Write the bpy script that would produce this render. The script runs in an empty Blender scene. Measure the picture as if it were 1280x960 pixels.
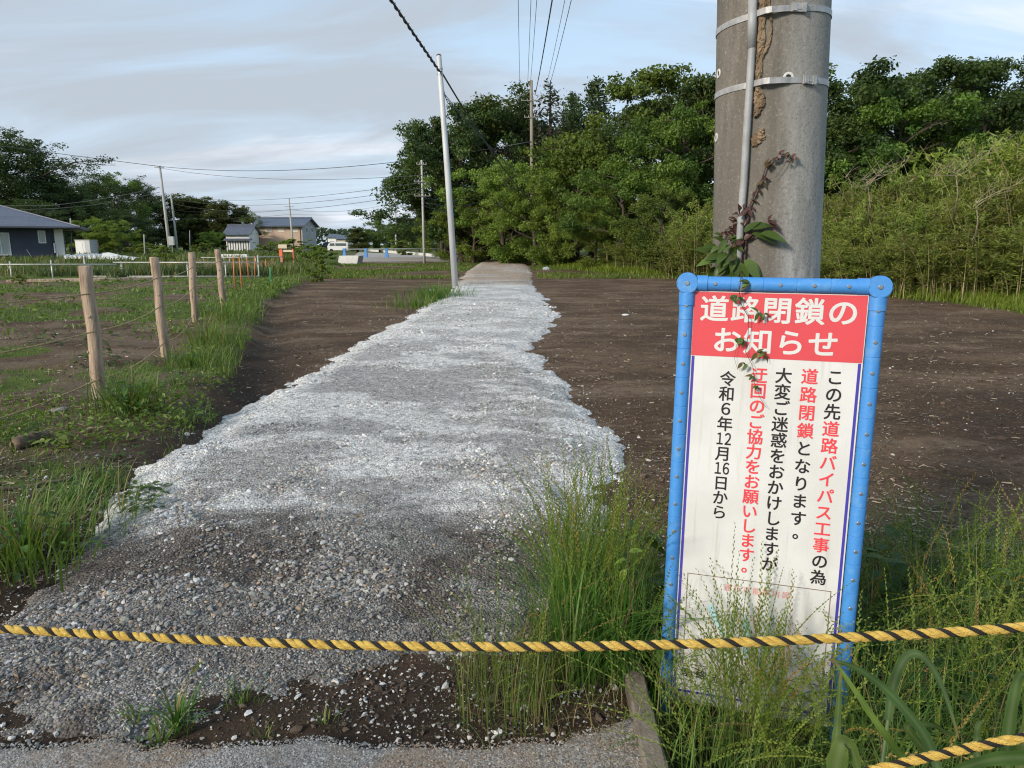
import bpy, math, random
import numpy as np
from mathutils import Vector, Matrix

C = bpy.context.scene.collection
SC = bpy.context.scene
R = math.radians
rng = np.random.default_rng(7)
random.seed(7)

# ------------------------------------------------------------------ camera, sky, sun, exposure
F = 900.0 / 1280.0
PITCH = math.atan2(175, 900)
CH = 1.6
cp, sp = math.cos(PITCH), math.sin(PITCH)
cam_d = bpy.data.cameras.new('camera')
cam_d.sensor_width = 36; cam_d.lens = 36 * F
cam_d.clip_start = 0.05; cam_d.clip_end = 3000
cam = bpy.data.objects.new('camera', cam_d); C.objects.link(cam)
cam.location = (0, 0, CH); cam.rotation_euler = (math.pi / 2 - PITCH, 0, 0)
SC.camera = cam

SUN_EL, SUN_AZ = 25.0, 227.0      # the sun is behind the camera and to its left (compass degrees, +Y = north)
wd = bpy.data.worlds.new('World'); SC.world = wd; wd.use_nodes = True
SC.view_settings.view_transform = 'Standard'; SC.view_settings.look = 'None'
SC.view_settings.gamma = 1; SC.view_settings.use_curve_mapping = False
SC.view_settings.exposure = 0.72

class NT:
    """small node-tree helper"""
    def __init__(s, tree):
        s.t = tree; s.n = tree.nodes; s.l = tree.links; s.n.clear()
    def add(s, typ, **kw):
        nd = s.n.new(typ)
        for k, v in kw.items():
            if k.startswith('i_'):
                key = k[2:]
                key = int(key) if key.isdigit() else key.replace('_', ' ')
                s.put(nd.inputs[key], v)
            else:
                setattr(nd, k, v)
        return nd
    def put(s, sock, v):
        if isinstance(v, bpy.types.NodeSocket): s.l.new(v, sock)
        elif hasattr(v, 'outputs'): s.l.new(v.outputs[0], sock)
        else:
            if sock.type == 'RGBA' and len(v) == 3: v = (*v, 1)
            sock.default_value = v
    def math(s, op, a, b=0.0, clamp=False):
        nd = s.n.new('ShaderNodeMath'); nd.operation = op; nd.use_clamp = clamp
        s.put(nd.inputs[0], a); s.put(nd.inputs[1], b)
        return nd.outputs[0]
    def mix(s, f, a, b, mode='MIX'):
        nd = s.n.new('ShaderNodeMix'); nd.data_type = 'RGBA'; nd.blend_type = mode
        s.put(nd.inputs[0], f); s.put(nd.inputs[6], a); s.put(nd.inputs[7], b)
        return nd.outputs[2]
    def ramp(s, f, lo, hi):
        nd = s.n.new('ShaderNodeMapRange'); nd.interpolation_type = 'SMOOTHSTEP'
        s.put(nd.inputs[0], f); nd.inputs[1].default_value = lo; nd.inputs[2].default_value = hi
        return nd.outputs[0]
    def noise(s, vec, scale, detail=4, rough=0.55, dist=0.0):
        nd = s.n.new('ShaderNodeTexNoise'); s.put(nd.inputs['Vector'], vec)
        nd.inputs['Scale'].default_value = scale; nd.inputs['Detail'].default_value = detail
        nd.inputs['Roughness'].default_value = rough; nd.inputs['Distortion'].default_value = dist
        return nd.outputs[0]

w = NT(wd.node_tree)
sky = w.add('ShaderNodeTexSky', sky_type='NISHITA', sun_disc=False)
sky.sun_elevation = R(SUN_EL); sky.sun_rotation = R(SUN_AZ)
sky.air_density = 1.0; sky.dust_density = 2.2; sky.ozone_density = 1.0
tc = w.add('ShaderNodeTexCoord')
sx = w.add('ShaderNodeSeparateXYZ', i_0=tc.outputs['Generated'])
zc = w.math('ADD', w.math('MAXIMUM', sx.outputs[2], 0.0), 0.26)
u_ = w.math('DIVIDE', sx.outputs[0], zc); v_ = w.math('DIVIDE', sx.outputs[1], zc)
cv = w.add('ShaderNodeCombineXYZ', i_0=u_, i_1=v_)
mp = w.add('ShaderNodeMapping', i_Vector=cv); mp.inputs['Rotation'].default_value = (0, 0, R(24)); mp.inputs['Scale'].default_value = (0.9, 2.0, 1)
mp2 = w.add('ShaderNodeMapping', i_Vector=cv); mp2.inputs['Rotation'].default_value = (0, 0, R(-32)); mp2.inputs['Scale'].default_value = (0.55, 2.0, 1); mp2.inputs['Location'].default_value = (3.1, 1.7, 0)
n1 = w.noise(mp, 0.85, 6, 0.55, 0.6)
n2 = w.noise(mp2, 0.9, 7, 0.62, 0.9)
left = w.ramp(w.math('MULTIPLY', sx.outputs[0], -1.0), -0.10, 0.62)        # the grey cloud bank fills the west
bank = w.ramp(w.math('ADD', n1, w.math('MULTIPLY', left, 0.17)), 0.47, 0.67)
veil = w.math('MULTIPLY', w.ramp(sx.outputs[2], 0.50, 0.02), 0.45)
base = w.mix(0.60, sky.outputs[0], (4.9, 7.3, 9.8))                       # thin high veil over the blue
base = w.mix(veil, base, (6.8, 7.4, 8.2))
base = w.mix(w.math('MULTIPLY', w.ramp(n2, 0.50, 0.68), 0.70), base, (8.6, 8.75, 9.2))   # cirrus streaks
base = w.mix(w.math('MULTIPLY', bank, 0.92), base, (4.2, 4.7, 5.3))
bg = w.add('ShaderNodeBackground', i_Color=base, i_Strength=0.076)
wo = w.add('ShaderNodeOutputWorld', i_Surface=bg)

sl = bpy.data.lights.new('sun', 'SUN'); sl.energy = 2.6; sl.angle = R(11); sl.color = (1.0, 0.90, 0.76)
so = bpy.data.objects.new('sun', sl); C.objects.link(so)
az = R(SUN_AZ); el = R(SUN_EL)
sdir = Vector((math.sin(az) * math.cos(el), math.cos(az) * math.cos(el), math.sin(el)))
so.rotation_euler = sdir.to_track_quat('Z', 'Y').to_euler()
so.location = sdir * 60
SC.cycles.use_denoising = True; SC.cycles.pixel_filter_type = 'BLACKMAN_HARRIS'; SC.cycles.filter_width = 1.15
SC.cycles.max_bounces = 6; SC.cycles.diffuse_bounces = 3; SC.cycles.transmission_bounces = 3; SC.cycles.transparent_max_bounces = 4

# ------------------------------------------------------------------ survey helpers: photo measurements -> metres on the ground
def ray(px, py):
    X = (px - 640) / 900; U = (480 - py) / 900
    return X, cp + U * sp, -sp + U * cp
def G(px, py, z=0.0):
    a, b, c = ray(px, py); t = (z - CH) / c
    return Vector((a * t, b * t, z))
def at(px, py, y):
    a, b, c = ray(px, py); t = y / b
    return Vector((a * t, y, CH + c * t))
def XX(px, y, z=1.6):
    return (px - 640) / 900 * (y * cp - (z - CH) * sp)
def ZZ(py, y): return at(640, py, y).z

# ------------------------------------------------------------------ value noise in numpy
_P = np.random.default_rng(3).random((256, 256))
def vnoise(x, y, s=1.0, ox=0):
    x = np.asarray(x, float) / s + 71.3 + ox * 17.7; y = np.asarray(y, float) / s + 33.1 + ox * 9.3
    xi = np.floor(x).astype(int); yi = np.floor(y).astype(int); fx = x - xi; fy = y - yi
    fx = fx * fx * (3 - 2 * fx); fy = fy * fy * (3 - 2 * fy)
    a = _P[xi & 255, yi & 255]; b = _P[(xi + 1) & 255, yi & 255]; c = _P[xi & 255, (yi + 1) & 255]; d = _P[(xi + 1) & 255, (yi + 1) & 255]
    return (a * (1 - fx) + b * fx) * (1 - fy) + (c * (1 - fx) + d * fx) * fy
def fbm(x, y, s=1.0, o=4, ox=0):
    t = 0; a = 1; n = 0
    for k in range(o):
        t = t + a * vnoise(x, y, s / 2 ** k, ox + k * 3); n += a; a *= .5
    return t / n
def sstep(x, a, b):
    t = np.clip((np.asarray(x, float) - a) / (b - a), 0, 1); return t * t * (3 - 2 * t)

# ------------------------------------------------------------------ mesh helpers
def mesh_np(name, V, Fc, mat, col=None, parent=None, smooth=False, extra=None, link=True):
    me = bpy.data.meshes.new(name)
    V = np.ascontiguousarray(V, np.float32); Fc = np.ascontiguousarray(Fc, np.int32)
    k = Fc.shape[1]
    me.vertices.add(len(V)); me.vertices.foreach_set('co', V.ravel())
    me.loops.add(Fc.size); me.loops.foreach_set('vertex_index', Fc.ravel())
    me.polygons.add(len(Fc)); me.polygons.foreach_set('loop_start', np.arange(0, Fc.size, k, dtype=np.int32))
    me.polygons.foreach_set('use_smooth', np.full(len(Fc), smooth))
    for nm, arr in ([('Col', col)] if col is not None else []) + list((extra or {}).items()):
        at_ = me.attributes.new(nm, 'FLOAT_COLOR', 'POINT')
        a = np.ones((len(V), 4), np.float32); arr = np.asarray(arr)
        a[:, :arr.shape[1]] = arr; at_.data.foreach_set('color', a.ravel())
    me.update(calc_edges=True)
    me.materials.append(mat)
    if not link: return me
    return link_mesh(name, me, parent)
def link_mesh(name, me, parent=None):
    o = bpy.data.objects.new(name, me); C.objects.link(o)
    if parent is not None: o.parent = parent
    return o
def prop(o, label=None, cat=None, group=None, kind=None):
    if label: o['label'] = label
    if cat: o['category'] = cat
    if group: o['group'] = group
    if kind: o['kind'] = kind
    return o
def thing(name, label, cat, loc=(0, 0, 0), rz=0.0, group=None):
    o = bpy.data.objects.new(name, None); C.objects.link(o)
    o.empty_display_size = 0.2
    o.location = loc; o.rotation_euler = (0, 0, rz)
    return prop(o, label, cat, group)
def dup(root, label, loc=None, rz=None, sc=None, group=None):
    r = root.copy(); C.objects.link(r)
    if label: r['label'] = label
    if group: r['group'] = group
    if loc is not None: r.location = loc
    if rz is not None: r.rotation_euler = (0, 0, rz)
    if sc is not None: r.scale = sc
    for ch in list(root.children):
        c = ch.copy(); C.objects.link(c); c.parent = r
        for g in list(ch.children):
            d = g.copy(); C.objects.link(d); d.parent = c
    return r

class MB:
    def __init__(s): s.v = []; s.f = []; s.m = []
    def _add(s, vs, fs, m=0):
        o = len(s.v); s.v += [Vector(v) for v in vs]
        for f in fs: s.f.append([i + o for i in f]); s.m.append(m)
        return s
    def box(s, a, b, m=0, bev=0.0):
        x0, y0, z0 = a; x1, y1, z1 = b
        vs = [(x0, y0, z0), (x1, y0, z0), (x1, y1, z0), (x0, y1, z0), (x0, y0, z1), (x1, y0, z1), (x1, y1, z1), (x0, y1, z1)]
        return s._add(vs, [(0, 3, 2, 1), (4, 5, 6, 7), (0, 1, 5, 4), (1, 2, 6, 5), (2, 3, 7, 6), (3, 0, 4, 7)], m)
    def tube(s, pts, rad, n=8, m=0, cap=True):
        pts = [Vector(p) for p in pts]
        if not hasattr(rad, '__len__'): rad = [rad] * len(pts)
        o = len(s.v); prev = None; rings = []
        for i, p in enumerate(pts):
            t = (pts[min(i + 1, len(pts) - 1)] - pts[max(i - 1, 0)])
            t = t.normalized() if t.length > 1e-9 else Vector((0, 0, 1))
            if prev is None:
                a = Vector((0, 0, 1)).cross(t)
                if a.length < .05: a = Vector((1, 0, 0)).cross(t)
                a.normalize()
            else:
                a = prev - t * prev.dot(t)
                a.normalize()
            prev = a; b = t.cross(a)
            rings.append([p + (a * math.cos(2 * math.pi * k / n) + b * math.sin(2 * math.pi * k / n)) * rad[i] for k in range(n)])
        for r in rings: s.v += r
        for i in range(len(pts) - 1):
            for k in range(n):
                k2 = (k + 1) % n
                s.f.append([o + i * n + k, o + i * n + k2, o + (i + 1) * n + k2, o + (i + 1) * n + k]); s.m.append(m)
        if cap:
            s.f.append([o + k for k in range(n)][::-1]); s.m.append(m)
            s.f.append([o + (len(pts) - 1) * n + k for k in range(n)]); s.m.append(m)
        return s
    def lathe(s, o, ax, prof, n=24, m=0):
        o = Vector(o); ax = Vector(ax).normalized(); a = ax.cross(Vector((0, 0, 1)))
        if a.length < .05: a = ax.cross(Vector((1, 0, 0)))
        a.normalize(); b = ax.cross(a); i0 = len(s.v)
        for r_, h_ in prof: s.v += [o + ax * h_ + (a * math.cos(2 * math.pi * k / n) + b * math.sin(2 * math.pi * k / n)) * r_ for k in range(n)]
        for i in range(len(prof) - 1):
            for k in range(n):
                k2 = (k + 1) % n; s.f.append([i0 + i * n + k, i0 + i * n + k2, i0 + (i + 1) * n + k2, i0 + (i + 1) * n + k]); s.m.append(m)
        return s
    def poly(s, vs, m=0): return s._add(vs, [tuple(range(len(vs)))], m)
    def prism(s, outline, d, m=0):
        """outline: closed ring of points, extruded by the vector d"""
        n = len(outline); d = Vector(d); vs = [Vector(p) for p in outline] + [Vector(p) + d for p in outline]
        fs = [tuple(range(n))[::-1], tuple(range(n, 2 * n))] + [(i, (i + 1) % n, n + (i + 1) % n, n + i) for i in range(n)]
        return s._add(vs, fs, m)
    def build(s, name, mat, parent=None, smooth=False, link=True, sharp=None):
        me = bpy.data.meshes.new(name)
        me.from_pydata([tuple(v) for v in s.v], [], s.f)
        for mm in (mat if isinstance(mat, (list, tuple)) else [mat]): me.materials.append(mm)
        me.polygons.foreach_set('material_index', s.m)
        me.polygons.foreach_set('use_smooth', [smooth] * len(s.f))
        me.update()
        if sharp: me.set_sharp_from_angle(angle=R(sharp))
        return link_mesh(name, me, parent) if link else me

# ------------------------------------------------------------------ materials
def new_mat(name):
    m = bpy.data.materials.new(name); m.use_nodes = True
    return m, NT(m.node_tree)
def finish(t, bsdf): t.add('ShaderNodeOutputMaterial', i_Surface=bsdf)
def surf(name, col, col2=None, scale=6.0, rough=0.6, bump=0.0, bscale=None, metal=0.0, stretch=(1, 1, 1), spec=0.4, contrast=(0.35, 0.65), detail=5):
    m, t = new_mat(name)
    tc = t.add('ShaderNodeTexCoord'); mp = t.add('ShaderNodeMapping', i_Vector=tc.outputs['Object']); mp.inputs['Scale'].default_value = stretch
    b = t.add('ShaderNodeBsdfPrincipled', i_Roughness=rough, i_Metallic=metal)
    b.inputs['Specular IOR Level'].default_value = spec
    n = t.noise(mp, scale, detail, 0.6)
    if col2 is not None: t.put(b.inputs['Base Color'], t.mix(t.ramp(n, *contrast), col, col2))
    else: t.put(b.inputs['Base Color'], col)
    if bump:
        nn = t.noise(mp, bscale or scale * 3, 5, 0.65)
        bp = t.add('ShaderNodeBump', i_Strength=bump, i_Height=nn); bp.inputs['Distance'].default_value = 0.02
        t.put(b.inputs['Normal'], bp)
    finish(t, b)
    return m
def leafmat(name, rough=0.5, trans=0.3, vary=0.25, spec=0.35):
    """leaf: colour from the mesh's own leaf colours, small shift per plant, light through the blade"""
    m, t = new_mat(name)
    a = t.add('ShaderNodeAttribute', attribute_name='Col')
    oi = t.add('ShaderNodeObjectInfo')
    hs = t.add('ShaderNodeHueSaturation', i_Color=a.outputs['Color'])
    t.put(hs.inputs['Value'], t.math('ADD', t.math('MULTIPLY', oi.outputs['Random'], vary), 1.0 - vary * .5))
    t.put(hs.inputs['Hue'], t.math('ADD', t.math('MULTIPLY', oi.outputs['Random'], 0.03), 0.485))
    b = t.add('ShaderNodeBsdfPrincipled', i_Roughness=rough); b.inputs['Specular IOR Level'].default_value = spec
    t.put(b.inputs['Base Color'], hs)
    tr = t.add('ShaderNodeBsdfTranslucent', i_Color=t.mix(1.0, hs.outputs[0], (1.15, 1.25, 0.55), 'MULTIPLY'))
    mx = t.add('ShaderNodeMixShader', i_0=trans)
    t.l.new(b.outputs[0], mx.inputs[1]); t.l.new(tr.outputs[0], mx.inputs[2])
    finish(t, mx)
    return m
M_leaf = leafmat('tree_leaf', 0.5, 0.36)
M_grass = leafmat('grass_blade', 0.5, 0.35, 0.0)
M_bamboo = leafmat('bamboo_leaf', 0.5, 0.38, 0.6)
M_bark = surf('bark', (.085, .065, .05), (.03, .024, .019), 9, .9, .6, 20, stretch=(1, 1, .25))
M_culm = surf('bamboo_culm', (.38, .31, .17), (.16, .15, .07), 3, .55, stretch=(1, 1, .4))
def attr_mat(name, rough=0.9, bump=0.3, bscale=60, vscale=30, vary=0.3, spec=0.3):
    m, t = new_mat(name)
    a = t.add('ShaderNodeAttribute', attribute_name='Col'); g = t.add('ShaderNodeNewGeometry')
    n = t.noise(g.outputs['Position'], vscale, 5, 0.65)
    k = t.math('ADD', t.math('MULTIPLY', n, vary * 2), 1 - vary)
    cc = t.add('ShaderNodeCombineXYZ', i_0=k, i_1=k, i_2=k)
    b = t.add('ShaderNodeBsdfPrincipled', i_Roughness=rough); b.inputs['Specular IOR Level'].default_value = spec
    t.put(b.inputs['Base Color'], t.mix(1.0, a.outputs['Color'], cc.outputs[0], 'MULTIPLY'))
    bp = t.add('ShaderNodeBump', i_Strength=bump, i_Height=t.noise(g.outputs['Position'], bscale, 5, 0.7)); bp.inputs['Distance'].default_value = 0.02
    t.put(b.inputs['Normal'], bp)
    finish(t, b)
    return m
M_stone = attr_mat('crushed_stone', .85, .3, 220, 120, .25)

# ------------------------------------------------------------------ zones of the site
_Lp = [(-80, 860), (0, 760), (60, 722), (105, 682), (128, 652), (134, 625), (172, 595), (250, 545), (330, 502), (430, 440), (510, 396), (566, 364), (576, 350), (582, 341), (597, 331), (606, 325.5)]
_Rp = [(600, 850), (690, 805), (735, 720), (748, 650), (778, 590), (786, 556), (760, 530), (735, 505), (690, 462), (664, 437), (690, 412), (697, 394), (682, 374), (668, 360), (664, 346), (662, 336), (656, 325.5)]
def _edge(L):
    p = np.array([tuple(G(a, b))[:2] for a, b in L]); i = np.argsort(p[:, 1]); return p[i]
EL, ER = _edge(_Lp), _edge(_Rp)
def xl(y): return np.interp(y, EL[:, 1], EL[:, 0])
def xr(y): return np.interp(y, ER[:, 1], ER[:, 0])
_Bk = np.array([tuple(G(a, b))[:2] for a, b in [(-60, 760), (60, 700), (160, 610), (240, 560), (296, 480), (312, 430), (332, 380), (392, 350), (420, 338), (425, 330), (427, 322), (429, 314)]])
_Bk = _Bk[np.argsort(_Bk[:, 1])]
def xbank(y): return np.interp(y, _Bk[:, 1], _Bk[:, 0])
_We = np.array([tuple(G(a, b))[:2] for a, b in [(1500, 425), (1280, 388), (1100, 368), (850, 347), (760, 341), (690, 333), (660, 327), (640, 318)]])
_We = _We[np.argsort(_We[:, 1])]
def xwood(y): return np.interp(y, _We[:, 1], _We[:, 0])

def hgt(x, y):
    x = np.asarray(x, float); y = np.asarray(y, float)
    r = np.hypot(x, y)
    h = (fbm(x, y, 2.2, 4) - .5) * .10 * sstep(r, 1.5, 8) + (fbm(x, y, .35, 4, 5) - .5) * .040
    fld = sstep(xbank(y) - x + (vnoise(x, y, .6, 2) - .5) * .5, -.15, .35) * sstep(y, 2.5, 5.5)
    h += fld * (.14 + (vnoise(x, y, .9, 6) - .5) * .06)
    gully = np.exp(-((x - xbank(y) - .35) / .35) ** 2) * sstep(y, 2.4, 4) * (1 - sstep(y, 16, 30))
    h -= gully * .07
    verge = sstep(x, .44, .52) * (1 - sstep(y, 2.75, 3.5))
    h += verge * -.13
    wd_ = sstep(x - xwood(y), -.2, 3.0) * sstep(y, 8, 14)
    h += wd_ * .35
    h += sstep(x - xwood(y), 2, 30) * 2.5 * sstep(y, 8, 14)
    # the strip under the old asphalt and under the camera stays level
    flat = (1 - sstep(y, 2.0, 2.25)) * (1 - sstep(x, .40, .46))
    h = h * (1 - flat) + flat * (-.02)
    return h

# ------------------------------------------------------------------ ground sheet
ang = np.concatenate([np.linspace(-180, -62, 40)[:-1], np.linspace(-62, 62, 420), np.linspace(62, 180, 40)[1:]])
rad = np.concatenate([[0.05, .5, 1.0, 1.3], np.geomspace(1.5, 110, 300), np.geomspace(125, 1500, 24)])
A_, R_ = np.meshgrid(np.radians(ang), rad)
gx = (R_ * np.sin(A_)).ravel(); gy = (R_ * np.cos(A_)).ravel()
gz = hgt(gx, gy)
na, nr = len(ang), len(rad)
ii = (np.arange(nr - 1)[:, None] * na + np.arange(na - 1)[None, :]).ravel()
GF = np.stack([ii, ii + na, ii + na + 1, ii + 1], 1)[:, ::-1]
GF = GF[:, ::-1] if False else GF
dB = xbank(gy) - gx                       # > 0: the field side of the bank
fieldm = sstep(dB, -.1, .3) * sstep(gy, 2.0, 4.0)
clump = fbm(gx, gy, 1.6, 4, 9)
veg = fieldm * sstep(clump - .11 * (1 - sstep(gy, 5, 8)) + .05 * sstep(gy, 6, 9) + (.02 + .22 * sstep(gy, 6, 11)) * np.exp(-(dB / (.35 + .05 * gy)) ** 2),   .50, .64)
veg = np.maximum(veg, fieldm * sstep(gy, 30, 42) * .55)
wv = sstep(gx - xwood(gy), -.9, .1) * sstep(gy, 6, 12)
veg = np.maximum(veg, wv)
far = sstep(gy, 36, 46) * (1 - fieldm) * (1 - wv)
veg = np.maximum(veg, far * sstep(fbm(gx, gy, 4, 3, 4), .38, .52))
veg = np.maximum(veg, sstep(R_.ravel(), 150, 200) * .9)
veg = np.maximum(veg, sstep(gx, .5, .9) * (1 - sstep(gy, 3.0, 3.7)) * .55)
veg = np.maximum(veg, (1 - sstep(gy, -3, -1)) * .7)
gravelly = np.maximum((1 - sstep(gy, 2.3, 3.0)) * sstep(gy, 1.5, 1.8), np.exp(-((dB + .25) / .55) ** 2) * sstep(gy, 2, 3) * (1 - sstep(gy, 9, 16)))   # damp dark soil
mask = np.stack([veg, gravelly, fieldm], 1)
M_ground, t = new_mat('soil_and_turf')
g = t.add('ShaderNodeNewGeometry'); P_ = g.outputs['Position']
a = t.add('ShaderNodeAttribute', attribute_name='Mask'); sc_ = t.add('ShaderNodeSeparateColor', i_Color=a.outputs['Color'])
nb = t.noise(P_, .55, 5, .6); nm = t.noise(P_, 4.5, 6, .65); nf = t.noise(P_, 38, 6, .75)
mpz = t.add('ShaderNodeMapping', i_Vector=P_); mpz.inputs['Scale'].default_value = (.35, 1.1, 1)
nz_ = t.noise(mpz, .9, 6, .62)
soil = t.mix(t.ramp(nb, .42, .58), (.095, .059, .035), (.158, .105, .066))
soil = t.mix(t.math('MULTIPLY', t.ramp(nz_, .52, .64), .75), soil, (.235, .170, .115))
soil = t.mix(t.math('MULTIPLY', t.ramp(nz_, .46, .36), .6), soil, (.062, .042, .029))
soil = t.mix(t.math('MULTIPLY', t.ramp(nm, .42, .68), .55), soil, (.070, .046, .031))
soil = t.mix(t.math('MULTIPLY', t.ramp(nf, .56, .70), .55), soil, (.21, .165, .125))
vor = t.add('ShaderNodeTexVoronoi', i_Vector=P_); vor.inputs['Scale'].default_value = 26
chips = t.math('MULTIPLY', t.ramp(vor.outputs['Distance'], .24, .10), t.ramp(t.noise(P_, 3.2, 3), .42, .60))
ng = t.noise(P_, 13, 6, .8)
soil = t.mix(t.math('MULTIPLY', t.ramp(ng, .52, .66), .65), soil, (.030, .021, .016))
soil = t.mix(t.math('MULTIPLY', t.ramp(ng, .46, .34), .55), soil, (.26, .195, .140))
soil = t.mix(t.math('MULTIPLY', chips, .8), soil, (.34, .31, .27))
dry = t.mix(t.ramp(t.noise(P_, 1.3, 4), .4, .62), soil, (.20, .155, .110))
soil = t.mix(t.math('MULTIPLY', sc_.outputs[2], .6), soil, dry)
soil = t.mix(t.math('MULTIPLY', sc_.outputs[1], .72), soil, (.034, .026, .021))
turf = t.mix(t.ramp(nm, .35, .68), (.055, .085, .018), (.125, .160, .038))
turf = t.mix(t.math('MULTIPLY', t.ramp(nf, .5, .68), .5), turf, (.13, .15, .05))
vegf = t.ramp(t.math('ADD', sc_.outputs[0], t.math('MULTIPLY', t.math('SUBTRACT', nm, .5), .9)), .35, .65)
colr = t.mix(vegf, soil, turf)
b = t.add('ShaderNodeBsdfPrincipled', i_Roughness=.95); b.inputs['Specular IOR Level'].default_value = .15
t.put(b.inputs['Base Color'], colr)
hh = t.math('ADD', t.math('MULTIPLY', nf, .6), t.math('ADD', t.math('ADD', nm, t.math('MULTIPLY', ng, 1.2)), t.math('MULTIPLY', chips, .5)))
bp = t.add('ShaderNodeBump', i_Strength=.9, i_Height=hh); bp.inputs['Distance'].default_value = .05
t.put(b.inputs['Normal'], bp); finish(t, b)
GF2 = np.stack([ii, ii + 1, ii + na + 1, ii + na], 1)
# faces turned so that the normals point up
GFu = GF2[:, ::-1]
ground = mesh_np('ground', np.stack([gx, gy, gz], 1), GFu, M_ground, extra={'Mask': mask}, smooth=True)
prop(ground, kind='structure')

# ------------------------------------------------------------------ gravel path
ys = np.concatenate([np.geomspace(2.12, 12, 260), np.geomspace(12.1, 74, 130)])
tt = np.linspace(0, 1, 120)
Y = np.repeat(ys, len(tt)); T = np.tile(tt, len(ys))
l_ = xl(Y) - .45; r_ = xr(Y) + .30
Xp = l_ + (r_ - l_) * T
def path_shape(X, Y):
    nz = (fbm(X, Y, .5, 4, 2) - .5) + (fbm(X, Y, .11, 2, 3) - .5) * .30
    dl = X - xl(Y) + nz * .55; dr = xr(Y) - X + nz * .5
    start = Y - (2.10 + .30 * sstep(X, -1.8, -.1)) + nz * .7 + (fbm(X, Y, .09, 2, 4) - .5) * .12
    e = np.minimum(np.minimum(dl, dr), start * .28)
    prof = sstep(e, -.06, .55) * .085 + sstep(e, .0, .12) * .022
    prof *= 1 + .35 * sstep(-(X - xl(Y)), -.6, 0) * sstep(Y, 3.6, 4.2) * (1 - sstep(Y, 5, 6))
    rid = (fbm(X * .45, Y, .35, 3, 11) - .5) * .055 + (fbm(X, Y, .11, 3, 12) - .5) * .022
    return e, prof + rid * sstep(e, 0, .2)
def path_z(X, Y):
    e, p = path_shape(X, Y)
    return hgt_soft(X, Y) + p - .035 * (1 - sstep(e, -.05, .05)), e
def hgt_soft(x, y):
    return np.minimum((fbm(x, y, 2.2, 4) - .5) * .10 * sstep(np.hypot(x, y), 1.5, 8), .03) - .0
def whiteness(X, Y):
    b = fbm(X * .55 + Y * .12, Y, .40, 5, 21)
    g_ = fbm(X, Y, 1.3, 3, 23)
    wv_ = sstep(b * .52 + g_ * .28 + .20 * fbm(X * .7, Y, .13, 3, 25), .45, .57)
    farw = sstep(Y + (fbm(X, Y, .7, 3, 27) - .5) * .8, 3.25, 4.15) * (1 - .25 * sstep(Y, 26, 32))
    edge = np.clip(1 - np.minimum(X - xl(Y), xr(Y) - X) / .55, 0, 1)
    return np.clip(wv_ * (.12 + .36 * farw) + farw * .38 + edge * (.35 * farw + .75 * sstep(xl(Y) + .6 - X, 0, .4) * sstep(Y, 3.75, 4.05)) * sstep(Y, 3.4, 4.0) + sstep(Y, 7.5, 13) * .25, 0, 1)
def path_col(X, Y):
    W = whiteness(X, Y)[:, None]
    dk = np.array([.150, .142, .132]); wt = np.array([.60, .595, .58])
    c = dk * (1 - W) + wt * W
    dirt = sstep(fbm(X * .7, Y, .5, 4, 31) + .10 * sstep(X, -.8, .1) - .05, .50, .62) * (1 - sstep(Y, 3.6, 4.4))
    dirt = np.maximum(dirt, .0)[:, None] * .70
    c = c * (1 - dirt) + np.array([.070, .052, .040]) * dirt
    far_ = (sstep(Y, 26, 30) * (.60 + .35 * sstep(fbm(X, Y, 1.5, 3, 8), .4, .6)))[:, None]
    return c * (1 - far_) + np.array([.35, .275, .21]) * far_
pz, pe = path_z(Xp, Y)
pc = path_col(Xp, Y)
n0 = len(tt); jj = (np.arange(len(ys) - 1)[:, None] * n0 + np.arange(n0 - 1)[None, :]).ravel()
PF = np.stack([jj, jj + 1, jj + n0 + 1, jj + n0], 1)
keep = (pe[PF].max(1) > -.09)
M_path, t = new_mat('crushed_gravel')
a = t.add('ShaderNodeAttribute', attribute_name='Col'); g = t.add('ShaderNodeNewGeometry'); P_ = g.outputs['Position']
v1 = t.add('ShaderNodeTexVoronoi', i_Vector=P_); v1.inputs['Scale'].default_value = 85
v2 = t.add('ShaderNodeTexVoronoi', i_Vector=P_); v2.inputs['Scale'].default_value = 24
sc1 = t.add('ShaderNodeSeparateColor', i_Color=v1.outputs['Color']); sc2 = t.add('ShaderNodeSeparateColor', i_Color=v2.outputs['Color'])
k = t.math('ADD', t.math('MULTIPLY', sc1.outputs[0], .75), t.math('MULTIPLY', sc2.outputs[1], .55))
k = t.math('ADD', k, .34)
cc = t.add('ShaderNodeCombineXYZ', i_0=k, i_1=k, i_2=k)
b = t.add('ShaderNodeBsdfPrincipled', i_Roughness=.92); b.inputs['Specular IOR Level'].default_value = .2
t.put(b.inputs['Base Color'], t.mix(1.0, a.outputs['Color'], cc.outputs[0], 'MULTIPLY'))
hh = t.math('ADD', t.math('MULTIPLY', v1.outputs['Distance'], -.6), t.math('MULTIPLY', v2.outputs['Distance'], -.25))
bp = t.add('ShaderNodeBump', i_Strength=.8, i_Height=hh); bp.inputs['Distance'].default_value = .03
t.put(b.inputs['Normal'], bp); finish(t, b)
prop(mesh_np('gravel_path', np.stack([Xp, Y, pz], 1), PF[keep], M_path, col=pc, smooth=True), kind='structure')

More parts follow.
